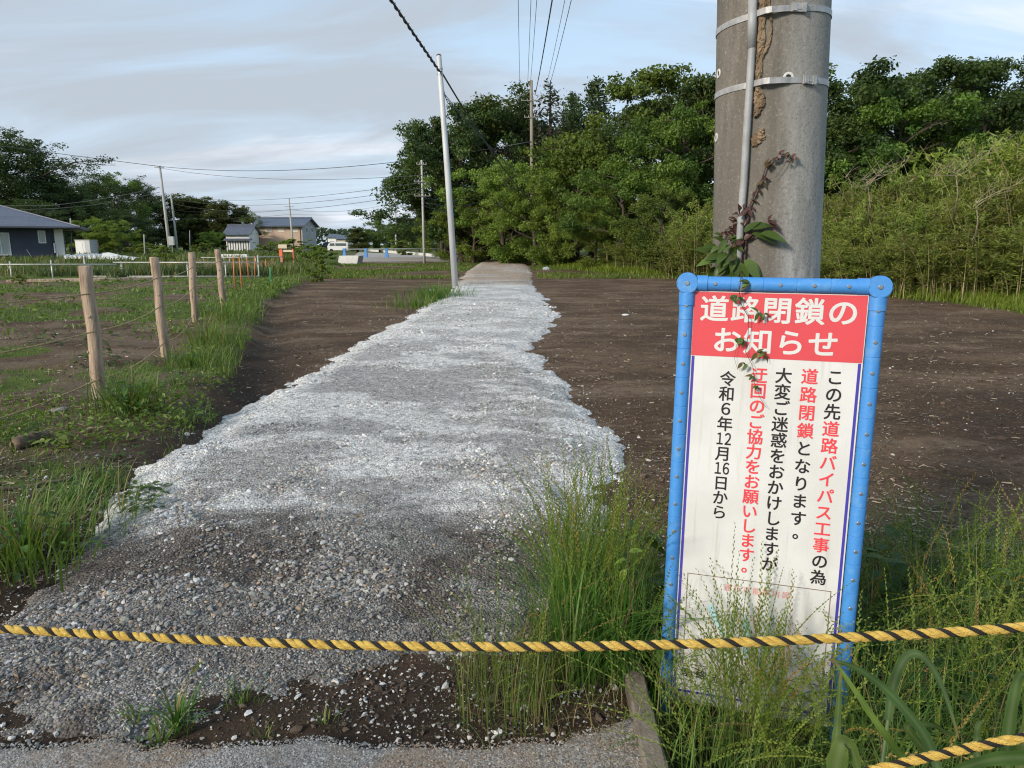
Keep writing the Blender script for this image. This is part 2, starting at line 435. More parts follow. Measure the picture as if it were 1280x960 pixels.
# loose stones (nobody could count them): faceted crushed stone
_ph = (1 + 5 ** .5) / 2
ICO = np.array([(-1, _ph, 0), (1, _ph, 0), (-1, -_ph, 0), (1, -_ph, 0), (0, -1, _ph), (0, 1, _ph), (0, -1, -_ph), (0, 1, -_ph), (_ph, 0, -1), (_ph, 0, 1), (-_ph, 0, -1), (-_ph, 0, 1)]) / 1.9
ICF = np.array([(0, 11, 5), (0, 5, 1), (0, 1, 7), (0, 7, 10), (0, 10, 11), (1, 5, 9), (5, 11, 4), (11, 10, 2), (10, 7, 6), (7, 1, 8), (3, 9, 4), (3, 4, 2), (3, 2, 6), (3, 6, 8), (3, 8, 9), (4, 9, 5), (2, 4, 11), (6, 2, 10), (8, 6, 7), (9, 8, 1)])
def stones(name, P, size, col, flat=(.35, .7)):
    N = len(P)
    V = ICO[None] * rng.uniform(.50, 1.28, (N, 12, 1))
    V = V * np.stack([np.ones(N), rng.uniform(.45, .95, N), rng.uniform(*flat, N)], 1)[:, None] * (size / 2)[:, None, None]
    th = rng.uniform(0, 2 * np.pi, N); tl = rng.normal(0, .45, N)
    c, s = np.cos(tl)[:, None], np.sin(tl)[:, None]
    y, z = V[..., 1] * c - V[..., 2] * s, V[..., 1] * s + V[..., 2] * c
    c, s = np.cos(th)[:, None], np.sin(th)[:, None]
    V = np.stack([V[..., 0] * c - y * s, V[..., 0] * s + y * c, z], -1) + P[:, None]
    Fc = (ICF[None] + (np.arange(N) * 12)[:, None, None]).reshape(-1, 3)
    return prop(mesh_np(name, V.reshape(-1, 3), Fc, M_stone, col=np.repeat(col, 12, 0)), kind='stuff')
N = 165000
yy = (2.02 ** -.9 + rng.random(N) * (19 ** -.9 - 2.02 ** -.9)) ** (-1 / .9)
lo, hi = xl(yy) - .1, xr(yy) + .12
xx = lo + (hi - lo) * rng.random(N)
zz, ee = path_z(xx, yy)
dens = sstep(ee, -.12, .10) * (.30 + .70 * sstep(fbm(xx, yy, .33, 3, 41), .36, .56)) * (1 - .65 * sstep(fbm(xx * .7, yy, .5, 4, 31) + .10 * sstep(xx, -.8, .1) - .05, .50, .62) * (1 - sstep(yy, 3.6, 4.4)))
k = rng.random(N) < dens
xx, yy, zz = xx[k], yy[k], zz[k]; N = len(xx)
big = sstep(fbm(xx, yy, .45, 3, 44), .50, .62)
size = np.clip(rng.lognormal(math.log(.0078), .45, N) * (1 + .75 * big), .004, .045) * (1 + np.clip(yy - 4.5, 0, 20) * .06)
W = np.clip(whiteness(xx, yy) + rng.normal(0, .22, N), 0, 1)[:, None]
base_c = np.array([.185, .178, .168]) * (1 - W) + np.array([.62, .615, .605]) * W
base_c *= rng.uniform(.45, 1.5, (N, 1))
tan = (rng.random(N) < .11 * (yy < 5))[:, None]
base_c = np.where(tan, base_c * np.array([1.2, .95, .72]), base_c * (1 + rng.normal(0, .03, (N, 3))))
stones('gravel', np.stack([xx, yy, zz + size * .12], 1), size, np.clip(base_c, .02, .75))
# scattered chips on the bare soil around the path
N = 75000
yy = (2.1 ** -.8 + rng.random(N) * (24 ** -.8 - 2.1 ** -.8)) ** (-1 / .8)
xx = rng.uniform(-1, 1, N) * (yy * .75 + .5)
k = ((xx < xl(yy) + .15) | (xx > xr(yy) - .15) | (yy < 2.7)) & (xx < xwood(yy) - .3) & ((xx < .40) | (yy > 3.0))
nearp = np.minimum(np.abs(xx - xl(yy)), np.abs(xx - xr(yy)))
k &= rng.random(N) < np.clip(.20 + .22 * (yy < 2.75) + .9 * np.exp(-nearp / .22) + .25 * sstep(fbm(xx, yy, 1.0, 3, 51), .48, .6), 0, 1)
xx, yy = xx[k], yy[k]; N = len(xx)
size = np.clip(rng.lognormal(math.log(.0075), .6, N), .003, .05) * (1 + np.clip(yy - 4, 0, 20) * .05)
pale = (rng.random(N) < .34)[:, None]
pale = pale | ((rng.random(N) < .85 * np.exp(-np.minimum(np.abs(xx - xl(yy)), np.abs(xx - xr(yy))) / .2)) & (yy > 3.3))[:, None]
cc_ = np.where(pale, np.array([.46, .45, .43]), np.array([.10, .075, .055])) * rng.uniform(.6, 1.3, (N, 1))
stones('soil_chips', np.stack([xx, yy, hgt(xx, yy) + size * .15], 1), size, np.clip(cc_, .02, .75))

N = 26000
yy = (3.2 ** -.6 + rng.random(N) * (26 ** -.6 - 3.2 ** -.6)) ** (-1 / .6); xx = rng.uniform(-1, 1, N) * (yy * .78 + .3)
k = ((xx < xl(yy) - .05) | (xx > xr(yy) + .1)) & (xx < xwood(yy) - .2) & (rng.random(N) < .25 + .75 * sstep(fbm(xx, yy, 1.2, 3, 57), .42, .58))
xx, yy = xx[k], yy[k]; N = len(xx); th = rng.uniform(0, 6.28, N); L = rng.uniform(.012, .06, N) * (1 + np.clip(yy - 5, 0, 20) * .05); wd2 = L * rng.uniform(.06, .3, N) * .5
d1 = np.stack([np.cos(th), np.sin(th), rng.normal(0, .12, N)], 1) * (L / 2)[:, None]; d2 = np.stack([-np.sin(th), np.cos(th), rng.normal(0, .3, N)], 1) * wd2[:, None]
P0 = np.stack([xx, yy, hgt(xx, yy) + .008], 1); col = np.array([.34, .27, .18]) * rng.uniform(.35, 1.35, (N, 1))
V = np.stack([P0 - d1 - d2, P0 + d1 - d2 * .6, P0 + d1 + d2 * .6, P0 - d1 + d2], 1).reshape(-1, 3)
prop(mesh_np('dry_litter', V, np.arange(N * 4).reshape(-1, 4), M_stone, col=np.repeat(col, 4, 0)), kind='stuff')

N = 9000
yy = (2.4 ** -.5 + rng.random(N) * (26 ** -.5 - 2.4 ** -.5)) ** (-1 / .5); xx = rng.uniform(-1, 1, N) * (yy * .75 + .3)
k = ((xx < xl(yy) - .1) | (xx > xr(yy) + .12)) & (xx < xwood(yy) - .2) & ((xx < .4) | (yy > 3.3)) & (rng.random(N) < sstep(fbm(xx, yy, .8, 3, 58), .40, .60))
xx, yy = xx[k], yy[k]; N = len(xx); size = np.clip(rng.lognormal(math.log(.026), .5, N), .012, .085) * (1 + np.clip(yy - 6, 0, 20) * .03)
stones('soil_clods', np.stack([xx, yy, hgt(xx, yy) + size * .05], 1), size, np.array([.085, .058, .040]) * rng.uniform(.6, 1.5, (N, 1)), (.45, .8))

# ------------------------------------------------------------------ broken edge of the old asphalt and its kerb
xs = np.linspace(-9, .405, 340); yo = [(-.0, 938), (130, 925), (180, 942), (230, 932), (420, 926), (500, 935), (560, 940), (640, 930), (700, 925), (778, 900)]
yp = np.array([tuple(G(a, b))[:2] for a, b in yo])
ye = np.interp(xs, yp[:, 0], yp[:, 1]) + (fbm(xs, xs * 0, .16, 4, 61) - .5) * .10 + (fbm(xs, xs * 0, .03, 2, 62) - .5) * .02
rows = np.concatenate([[-6, -3, 0, 1.0, 1.5], np.linspace(1.6, 1.97, 30)])
frac = np.linspace(0, 1, 46)
Xa = np.repeat(xs[None], 46, 0); Ya = -5 + (ye[None] + 5) * (1 - (1 - frac[:, None]) ** 3)
Za = .022 + (fbm(Xa, Ya, .25, 4, 63) - .5) * .016 - .05 * sstep(Ya - ye[None], -.035, .0)
na_ = len(xs); jj = (np.arange(45)[:, None] * na_ + np.arange(na_ - 1)[None]).ravel()
M_asph, t = new_mat('worn_asphalt')
g = t.add('ShaderNodeNewGeometry'); P_ = g.outputs['Position']
v1 = t.add('ShaderNodeTexVoronoi', i_Vector=P_); v1.inputs['Scale'].default_value = 150
s1 = t.add('ShaderNodeSeparateColor', i_Color=v1.outputs['Color'])
cA = t.mix(s1.outputs[0], (.10, .095, .09), (.34, .32, .30))
cA = t.mix(t.math('MULTIPLY', t.ramp(t.noise(P_, 5, 5), .45, .62), .85), cA, (.21, .165, .125))
b = t.add('ShaderNodeBsdfPrincipled', i_Roughness=.9); t.put(b.inputs['Base Color'], cA)
bp = t.add('ShaderNodeBump', i_Strength=.25, i_Height=t.math('MULTIPLY', v1.outputs['Distance'], -1.0)); bp.inputs['Distance'].default_value = .01
t.put(b.inputs['Normal'], bp); finish(t, b)
prop(mesh_np('road', np.stack([Xa.ravel(), Ya.ravel(), Za.ravel()], 1), np.stack([jj, jj + 1, jj + na_ + 1, jj + na_], 1), M_asph, smooth=True), kind='structure')

xx = rng.uniform(-2.2, .40, 42000); yy = rng.uniform(1.55, 2.15, 42000); k = yy < np.interp(xx, xs, ye) - .012; xx, yy = xx[k], yy[k]; N = len(xx)
zz = .022 + (fbm(xx, yy, .25, 4, 63) - .5) * .016
tanp = (fbm(xx, yy, .5, 3, 66) > .52)[:, None] & (rng.random((N, 1)) < .75)
cc_ = np.where(tanp, np.array([.22, .175, .135]), np.array([.26, .255, .245])) * rng.uniform(.45, 1.6, (N, 1))
stones('road_aggregate', np.stack([xx, yy, zz], 1), np.clip(rng.lognormal(math.log(.0068), .35, N), .003, .014), np.clip(cc_, .02, .6), (.3, .6))
M_kerb = surf('kerb_concrete', (.22, .19, .155), (.13, .105, .08), 8, .9, .5, 60)
mb = MB()
prof = [(-.035, -.30), (-.035, .055), (-.028, .062), (.028, .062), (.035, .055), (.035, -.30)]
def kerb(ya, yb, zt):
    m = MB(); n = 16; ring = []
    for i in range(n + 1):
        y = ya + (yb - ya) * i / n
        ring.append([(.437 + a_ + random.uniform(-.0015, .0015) + (y - 2) * .03, y, b_ + zt + random.uniform(-.003, .003)) for a_, b_ in prof])
    for i in range(n):
        for j in range(5):
            m._add([ring[i][j], ring[i][j + 1], ring[i + 1][j + 1], ring[i + 1][j]], [(0, 1, 2, 3)])
    m.poly(ring[0]); m.poly(ring[-1][::-1])
    return m
for kk, (ya, yb, zt, lb) in enumerate([(1.2, 2.48, 0, 'worn concrete kerb strip below the left leg of the notice board')]):
    o = kerb(ya, yb, zt).build('kerb', M_kerb); prop(o, lb, 'kerb')

# ------------------------------------------------------------------ the notice board
M_blue = surf('blue_plastic', (.055, .24, .60), (.105, .285, .58), 22, .48, .12, 90, spec=.4, contrast=(.50, .72), detail=8)
M_white = surf('white_panel', (.64, .645, .64), (.58, .585, .575), 2.2, .38, spec=.5)
M_panel, t = new_mat('weathered_panel')
tc = t.add('ShaderNodeTexCoord'); o_ = tc.outputs['Object']; sx = t.add('ShaderNodeSeparateXYZ', i_0=o_)
c_ = t.mix(t.ramp(t.noise(o_, 3, 5), .38, .62), (.64, .645, .64), (.575, .575, .565))
mpp = t.add('ShaderNodeMapping', i_Vector=o_); mpp.inputs['Scale'].default_value = (1, 1, .07)
c_ = t.mix(t.math('MULTIPLY', t.ramp(t.noise(mpp, 38, 4, .6), .56, .70), .35), c_, (.40, .385, .35))        # rain streaks
c_ = t.mix(t.math('MULTIPLY', t.math('MULTIPLY', t.ramp(sx.outputs[2], .42, .02), t.ramp(t.noise(o_, 55, 5, .7), .50, .60)), .75), c_, (.28, .23, .17))   # mud splashes low on the board
b = t.add('ShaderNodeBsdfPrincipled', i_Roughness=.42, i_Base_Color=c_); finish(t, b)
M_red = surf('red_print', (.62, .070, .085), (.57, .066, .078), 3, .4)
M_redtxt = surf('red_ink', (.70, .055, .07), None, rough=.45)
M_ink = surf('black_ink', (.018, .016, .018), None, rough=.45)
M_navy = surf('blue_print', (.055, .045, .34), None, rough=.45)
M_brown = surf('brown_print', (.19, .12, .10), None, rough=.5)
M_pink = surf('faded_red_ink', (.68, .33, .31), None, rough=.5)
M_cyan = surf('faded_blue_print', (.38, .66, .74), (.5, .72, .76), 8, rough=.5)
M_steel = surf('galvanised_steel', (.52, .54, .55), (.40, .42, .43), 12, .38, .05, 60, metal=.6)
M_bolt = surf('bolt_steel', (.30, .32, .34), None, rough=.4, metal=.8)
BO = Vector((.8607, 2.3511, -.079))
def _rot(a, b, g):
    return Matrix.Rotation(a, 3, 'Z') @ Matrix.Rotation(b, 3, 'X') @ Matrix.Rotation(g, 3, 'Y')
BR = _rot(-.2883, -.0472, .0065)
board = thing('notice_board', 'white road closure notice with red heading in a blue plastic pipe frame', 'notice board')
board.matrix_world = Matrix.Translation(BO) @ BR.to_4x4()
PW, PH = .55, 1.52
m = MB(); m.box((-PW / 2, 0, 0), (PW / 2, .004, PH)); panel = m.build('panel', M_panel, board)
def sheet(name, rects, y, mat, par):
    m = MB()
    for (x0, z0, x1, z1) in rects: m.box((x0, -y, z0), (x1, -y + .0008, z1))
    return m.build(name, mat, par)
sheet('heading_print', [(-.2725, 1.2985, .2725, PH - .002)], .0012, M_red, panel)
bx = .2655
sheet('border_print', [(-bx - .0045, .043, -bx + .0045, 1.2965), (bx - .0045, .043, bx + .0045, 1.2965), (-bx + .0050, .0385, bx - .0050, .0465)], .0012, M_navy, panel)
sheet('map_outline', [(-.2415, .150, -.2390, .504), (.2395, .150, .2420, .504), (-.2385, .5015, .2390, .504), (-.2385, .150, .2390, .1525)], .0012, M_brown, panel)
m = MB()
m.prism([(-.163, -.0014, .385), (-.150, -.0014, .400), (-.138, -.0014, .378), (-.128, -.0014, .345), (-.098, -.0014, .292), (-.112, -.0014, .286), (-.135, -.0014, .325), (-.152, -.0014, .352)], (0, .0006, 0))
m.prism([(-.04, -.0014, .33), (-.03, -.0014, .38), (-.012, -.0014, .33), (-.018, -.0014, .22), (-.03, -.0014, .20)], (0, .0006, 0))
m.prism([(.03, -.0014, .25), (.05, -.0014, .29), (.075, -.0014, .26), (.06, -.0014, .21)], (0, .0006, 0))
m.build('map_print', M_cyan, panel)

_cu = bpy.data.curves.new('lettering', 'FONT'); _cu.resolution_u = 5
_to = bpy.data.objects.new('lettering', _cu); C.objects.link(_to)
_glyph = {}
def glyph(ch, off):
    if (ch, off) not in _glyph:
        _cu.body = ch; _cu.offset = off
        bpy.context.view_layer.update()
        me = bpy.data.meshes.new_from_object(_to.evaluated_get(bpy.context.evaluated_depsgraph_get()))
        co = np.array([v.co[:2] for v in me.vertices]); fs = [list(p.vertices) for p in me.polygons]
        bpy.data.meshes.remove(me)
        lo, hi = co.min(0), co.max(0)
        wdt = 1.0
        if ch in '１２６': c0 = (lo + hi) / 2
        else: c0 = np.array([.5, .38])          # the em square's middle
        _glyph[(ch, off)] = (co - c0, fs, hi - lo)
    return _glyph[(ch, off)]
def lettering(name, items, mat, y, par):
    """items: (char, x, z, width, height, boldness)"""
    m = MB()
    for ch, x, z, w_, h_, off in items:
        co, fs, ext = glyph(ch, 0.0)
        # a pen stroke of round section: the thin letter repeated round a small circle, each a hair higher
        for q in range(9):
            dx, dz = (0, 0) if q == 8 else (math.cos(q * math.pi / 4) * off * 1.25, math.sin(q * math.pi / 4) * off * 1.25)
            m._add([(x + (c[0] + dx) * w_, -y - q * .00004, z + (c[1] + dz) * h_) for c in co], fs)
    o = m.build(name, mat, par)
    return o
for st, xa, xb, z in (('道路閉鎖の', -.2035, .2025, 1.4625), ('お知らせ', -.157, .150, 1.3565)):
    lettering('heading_lettering', [(ch, xa + (xb - xa) * i / (len(st) - 1), z, .097, .092, .017) for i, ch in enumerate(st)], M_white, .0016, panel)
blk, rd = [], []
def column(runs, x0, za, zb, x1, sz=.057):
    chs = [(c, k) for s, k in runs for c in s]; n = len(chs)
    for i, (c, k) in enumerate(chs):
        f_ = i / (n - 1); x = x0 + (x1 - x0) * f_; z = za + (zb - za) * f_
        if c == '。': x += .012; z += .012
        (rd if k else blk).append((c, x, z, sz * .96, sz * .98, .013))
    if rd: lettering('red_lettering', rd, M_redtxt, .0015, panel); rd.clear()
    if blk: lettering('black_lettering', blk, M_ink, .0015, panel); blk.clear()
column([('この先', 0), ('道路バイパス工事', 1), ('の為', 0)], .1950, 1.248, .549, .1965)
column([('道路閉鎖', 1), ('となります。', 0)], .1165, 1.246, .690, .1165)
column([('大変ご迷惑をおかけしますが', 0)], .0345, 1.244, .575, .0350)
column([('迂回のご協力をお願いします。', 1)], -.0435, 1.241, .545, -.0435)
units = ['令', '和', '６', '年', '１２', '月', '１６', '日', 'か', 'ら']
for i, u_ in enumerate(units):
    z = 1.2235 + (.745 - 1.2235) * i / 9
    if len(u_) == 1: blk.append((u_, -.1455, z, .054, .055, .011))
    else:
        for q, c in enumerate(u_): blk.append((c, -.1455 + (q - .5) * .027, z, .038, .056, .011))
lettering('black_lettering', blk, M_ink, .0015, panel); blk.clear()
for i, c in enumerate('連絡先'): blk.append((c, -.2278 + i * .0536, .1190 - i * .002, .034, .036, .012))
lettering('black_lettering', blk, M_ink, .0015, panel)
lettering('map_lettering', [(c, -.1008 + i * .0329, .4685, .026, .027, .008) for i, c in enumerate('通行可能案内図')], M_pink, .0015, panel)
bpy.data.objects.remove(_to)

# frame: ribbed blue pipes, disc corner caps, a bolt in every rib
def pipe_rail(p0, p1, nseg, r=.0245):
    p0, p1 = Vector(p0), Vector(p1); pts, rd_ = [], []
    for i in range(nseg):
        a_, b_ = p0.lerp(p1, i / nseg), p0.lerp(p1, (i + 1) / nseg); L = (b_ - a_).length
        for f_, rr in ((.000, r * .95), (.012, r * .95), (.024, r), (.976, r), (.988, r * .95)):
            pts.append(a_.lerp(b_, f_)); rd_.append(rr)
    pts.append(p1); rd_.append(r)
    return MB().tube(pts, rd_, 20)
bolt_m = MB()
n = 12
bolt_m.tube([(0, .002, 0), (0, -.0016, 0), (0, -.0024, 0)], [.0062, .0062, .0050], n)
bolt_m.tube([(0, -.0022, 0), (0, -.0029, 0)], [.0034, .0026], 6)
bolt_me = bolt_m.build('bolt', M_bolt, link=False)
XL_, XR_, ZT_ = -.2975, .3030, 1.5465
def rail(name, p0, p1, nseg):
    o = pipe_rail(p0, p1, nseg).build(name, M_blue, board, smooth=True, sharp=25)
    sm = o.data
    p0, p1 = Vector(p0), Vector(p1)
    for i in range(nseg):
        q = link_mesh('bolt', bolt_me, o); q.location = p0.lerp(p1, (i + .5) / nseg) + Vector((0, -.0245, 0))
        q.rotation_euler = (0, random.uniform(0, 1), 0)
    return o
rail('frame_rail', (XL_, .006, -.20), (XL_, .006, ZT_ - .025), 17)
rail('frame_rail', (XR_, .006, -.20), (XR_, .006, ZT_ - .025), 17)
rail('frame_rail', (XL_ + .04, .006, ZT_), (XR_ - .04, .006, ZT_), 5)
for sx_ in (XL_, XR_):
    c = MB()
    prof = [(.030, .030), (.0350, .026), (.0365, .020), (.0365, -.0235), (.0350, -.0265), (.0325, -.0275), (.0310, -.0262), (.0, -.0262)]
    pts = [(sx_, .006 + yy_, ZT_ ) for r_, yy_ in prof]
    o = MB().tube(pts, [max(r_, .0005) for r_, _ in prof], 36).build('corner_cap', M_blue, board, smooth=True, sharp=30)
    q = link_mesh('bolt', bolt_me, o); q.location = (sx_, -.0215, ZT_); q.scale = (1.25, 1.2, 1.25)
    o2 = MB().tube([(sx_, .006, ZT_ - .030), (sx_, .006, ZT_ - .075)], [.0275, .0275], 20).build('pipe_collar', M_blue, board, smooth=True, sharp=30)
    d = 1 if sx_ < 0 else -1
    o3 = MB().tube([(sx_ + d * .030, .006, ZT_), (sx_ + d * .066, .006, ZT_)], [.0275, .0275], 20).build('pipe_collar', M_blue, board, smooth=True, sharp=30)

# ------------------------------------------------------------------ the near utility pole
m_, t = new_mat('weathered_concrete')
tc = t.add('ShaderNodeTexCoord'); o_ = tc.outputs['Object']
sx = t.add('ShaderNodeSeparateXYZ', i_0=o_)
mp = t.add('ShaderNodeMapping', i_Vector=o_); mp.inputs['Scale'].default_value = (1, 1, .22)
nn = t.noise(mp, 14, 8, .72); ns = t.noise(o_, 95, 6, .75); nl = t.noise(mp, 3.0, 5, .6)
c_ = t.mix(t.ramp(nn, .42, .58), (.25, .245, .232), (.375, .372, .36))
dirt = t.math('ADD', t.math('MULTIPLY', t.ramp(sx.outputs[0], .02, -.15), .75), t.math('MULTIPLY', t.math('SUBTRACT', nl, .5), 1.3))
c_ = t.mix(t.math('MULTIPLY', t.ramp(dirt, .05, .60), .92), c_, (.125, .112, .094))       # algae and soot streak on the weather side
c_ = t.mix(t.math('MULTIPLY', t.ramp(sx.outputs[2], 1.5, 2.1), t.math('MULTIPLY', t.ramp(nn, .42, .58), .55)), c_, (.20, .18, .155))
c_ = t.mix(t.math('MULTIPLY', t.ramp(ns, .56, .66), .32), c_, (.48, .475, .45))
c_ = t.mix(t.math('MULTIPLY', t.ramp(ns, .46, .36), .55), c_, (.10, .094, .086))
b = t.add('ShaderNodeBsdfPrincipled', i_Roughness=.9, i_Base_Color=c_); b.inputs['Specular IOR Level'].default_value = .2
bp = t.add('ShaderNodeBump', i_Strength=.35, i_Height=t.math('ADD', ns, nn)); bp.inputs['Distance'].default_value = .01
t.put(b.inputs['Normal'], bp); finish(t, b)
M_conc = m_
PY = 2.70
pa, pb = at(956.5, 330, PY), at(966.5, 0, PY)
axis = (pb - pa).normalized()
def paxis(z): return pa + axis * ((z - pa.z) / axis.z)
prad = 66.8 / 900 * (PY * cp - (pa.z - CH) * sp) * .955
def pr(z): return prad * (1 - (z - pa.z) * .010)
near_pole = thing('utility_pole', 'thick weathered concrete pole with steel bands right behind the notice board', 'utility pole', paxis(0))
def loc(p): return Vector(p) - near_pole.location
zs = [-.4, 0, .5, 1, 1.4, 1.8, 2.2, 2.6, 3.2, 4, 5, 6, 7.5, 9, 10.8]
MB().tube([loc(paxis(z)) for z in zs], [pr(z) for z in zs], 72).build('shaft', M_conc, near_pole, smooth=True)
def psurf(px, py, off=0.0):
    """the point of the pole's face seen at a pixel, off metres out of it"""
    a_, b_, c_ = ray(px, py); d = Vector((a_, b_, c_)).normalized(); o = Vector((0, 0, CH)); tq = 2.3
    for _ in range(30):
        p = o + d * tq; q = paxis(p.z); dist = ((p - q) - axis * (p - q).dot(axis)).length - pr(p.z) - off
        tq += dist * .7
    return o + d * tq
def band(py_l, py_c, py_r):
    """a steel band round the pole; the heights of its two ends and middle were read off the photo"""
    zc = psurf(966, py_c).z
    zL = at(897, py_l, PY).z; zR = at(1034, py_r, PY).z
    n = 72; outer, vs, fs = [], [], []
    for k in range(n):
        th = 2 * math.pi * k / n; z = zc + math.sin(th) * (zR - zL) / 2 * .6 + math.sin(th) * 0
        for hz, ro in ((-.0095, .0012), (-.0095, .0030), (.0095, .0030), (.0095, .0012)):
            q = paxis(z + hz); r_ = pr(z + hz) + ro
            if math.cos(th) > 0: r_ += float(np.interp(math.sin(th), [-.64, -.46, -.40, -.34, -.27, -.20, -.10, .02], [0, .0215, .0265, .0255, .017, .015, .010, 0]))
            vs.append(loc((q.x + math.sin(th) * r_, q.y - math.cos(th) * r_, z + hz)))
    for k in range(n):
        for j in range(4): fs.append((k * 4 + j, ((k + 1) % n) * 4 + j, ((k + 1) % n) * 4 + (j + 1) % 4, k * 4 + (j + 1) % 4))
    return MB()._add(vs, fs), zc
M_band = surf('stainless_band', (.40, .40, .40), (.30, .30, .30), 30, .45, .05, 60, metal=.3)
for (pl, pc_, prr, bx_) in ((37, 12, 16, 1000), (116, 101, 104, 1013)):
    bm_, zc = band(pl, pc_, prr)
    bo = bm_.build('steel_band', M_band, near_pole, smooth=False)
    p = psurf(bx_, pc_ - 3 + (bx_ - 966) * .02, .004); p.z = zc + .002
    q = paxis(p.z); nrm = Vector((p.x - q.x, p.y - q.y, 0)).normalized(); tan_ = Vector((-nrm.y, nrm.x, 0))
    k = MB()
    def bb(u0, u1, z0, z1, d0, d1):
        c_ = loc(p); vs = [c_ + tan_ * u_ + Vector((0, 0, z_)) + nrm * d_ for d_ in (d0, d1) for u_, z_ in ((u0, z0), (u1, z0), (u1, z1), (u0, z1))]
        k._add(vs, [(0, 1, 2, 3), (7, 6, 5, 4), (0, 4, 5, 1), (1, 5, 6, 2), (2, 6, 7, 3), (3, 7, 4, 0)])
    bb(-.030, .022, -.013, .013, -.002, .005); bb(-.026, -.012, -.011, .011, .0051, .0085); bb(.004, .018, -.014, .014, .0051, .010); bb(-.012, .004, -.006, .006, .0051, .007)
    k.build('buckle', M_band, bo)
# plastic plug holes
M_plug = surf('white_plug', (.62, .62, .60), (.5, .5, .48), 40, .5)
M_dark = surf('dark_hole', (.012, .011, .010), None, rough=.9)
for (hx, hy, rr) in ((985.5, 97, .0175), (898.5, 92, .016), (895.5, 172, .016)):
    p = psurf(hx, hy, .0); q = paxis(p.z); nrm = Vector((p.x - q.x, p.y - q.y, 0)).normalized()
    p0 = loc(p)
    pg = MB().lathe(p0, nrm, [(rr, -.02), (rr, .0018), (rr * .92, .0028), (rr * .62, .0028), (rr * .52, .0010), (rr * .50, -.004)]).build('hole_plug', M_plug, near_pole, smooth=False)
    MB().lathe(p0, nrm, [(rr * .54, .0012), (rr * .3, .0013), (.0002, .0013)]).build('hole', M_dark, pg)
# grey conduit and its joint
M_pvc = surf('grey_conduit', (.33, .34, .35), (.26, .265, .27), 12, .5, .08, 40)
cpts = [psurf(x_, y_, .013) for x_, y_ in ((943, -60), (942, 0), (940, 60), (937, 110), (933, 170), (930, 225), (927, 262))]
top = cpts[0] + Vector((.02, 0, 4.5))
zc = [top] + cpts + [cpts[-1] + Vector((-.004, .0, -1.0))]
con = MB().tube([loc(p) for p in zc], .0125, 16).build('conduit', M_pvc, near_pole, smooth=True)
jp = psurf(939.5, 61, .013)
MB().tube([loc(jp + axis * .002), loc(jp + axis * .16)], .0145, 16).build('conduit_sleeve', M_pvc, con, smooth=True)

# dried climber stem glued to the pole, and the living vine
M_deadvine = surf('dead_vine_bark', (.30, .22, .14), (.17, .115, .07), 22, .9, .8, 60, stretch=(1, 1, .3))
dv = thing('dead_vine', 'dried brown climber stem stuck flat along the grey conduit on the concrete pole', 'vine', psurf(950, 130))
def lv(p): return Vector(p) - dv.location
def flat_strip(pts, wid, off=.010):
    """an uneven, half-round dead stem on the pole's face"""
    m = MB(); rings = []
    for i, (x_, y_) in enumerate(pts):
        q0 = psurf(x_, y_, .001); ax = paxis(q0.z); nrm = Vector((q0.x - ax.x, q0.y - ax.y, 0)).normalized(); tg = Vector((-nrm.y, nrm.x, 0))
        ww = wid[i]
        rings.append([q0 + tg * ww * math.cos(a_) * random.uniform(.8, 1.2) + nrm * off * max(0, math.sin(a_)) * random.uniform(.6, 1.3) + axis * random.uniform(-.004, .004) for a_ in np.linspace(0, math.pi, 7)])
    for i in range(len(rings) - 1):
        for j in range(6): m._add([lv(rings[i][j]), lv(rings[i][j + 1]), lv(rings[i + 1][j + 1]), lv(rings[i + 1][j])], [(0, 1, 2, 3)])
    return m
def dense(pl, n):
    pl = np.array(pl, float); tq = np.linspace(0, len(pl) - 1, n); return [tuple(np.array([np.interp(q, range(len(pl)), pl[:, k]) for k in range(pl.shape[1])])) for q in tq]
a1 = dense([(955, -50, .011), (954, 0, .013), (953, 20, .012), (952, 45, .013), (951, 60, .014), (949, 80, .012), (948, 98, .010), (948, 112, .011), (949, 122, .016), (950, 132, .020), (947, 140, .012), (945, 147, .006)], 60)
flat_strip([q[:2] for q in a1], [q[2] * random.uniform(.75, 1.2) for q in a1], .013).build('main_stem', M_deadvine, dv)
a2 = dense([(962, -40, .004), (961, 5, .005), (964, 25, .004), (964, 40, .004), (961, 55, .006), (956, 66, .008), (953, 72, .004)], 30)
flat_strip([q[:2] for q in a2], [q[2] for q in a2], .008).build('side_stem', M_deadvine, dv)
a3 = dense([(953, 161, .006), (950, 166, .016), (947, 172, .022), (945, 178, .018), (943, 183, .010)], 22)
flat_strip([q[:2] for q in a3], [q[2] * random.uniform(.7, 1.3) for q in a3], .010).build('bark_patch', M_deadvine, dv)

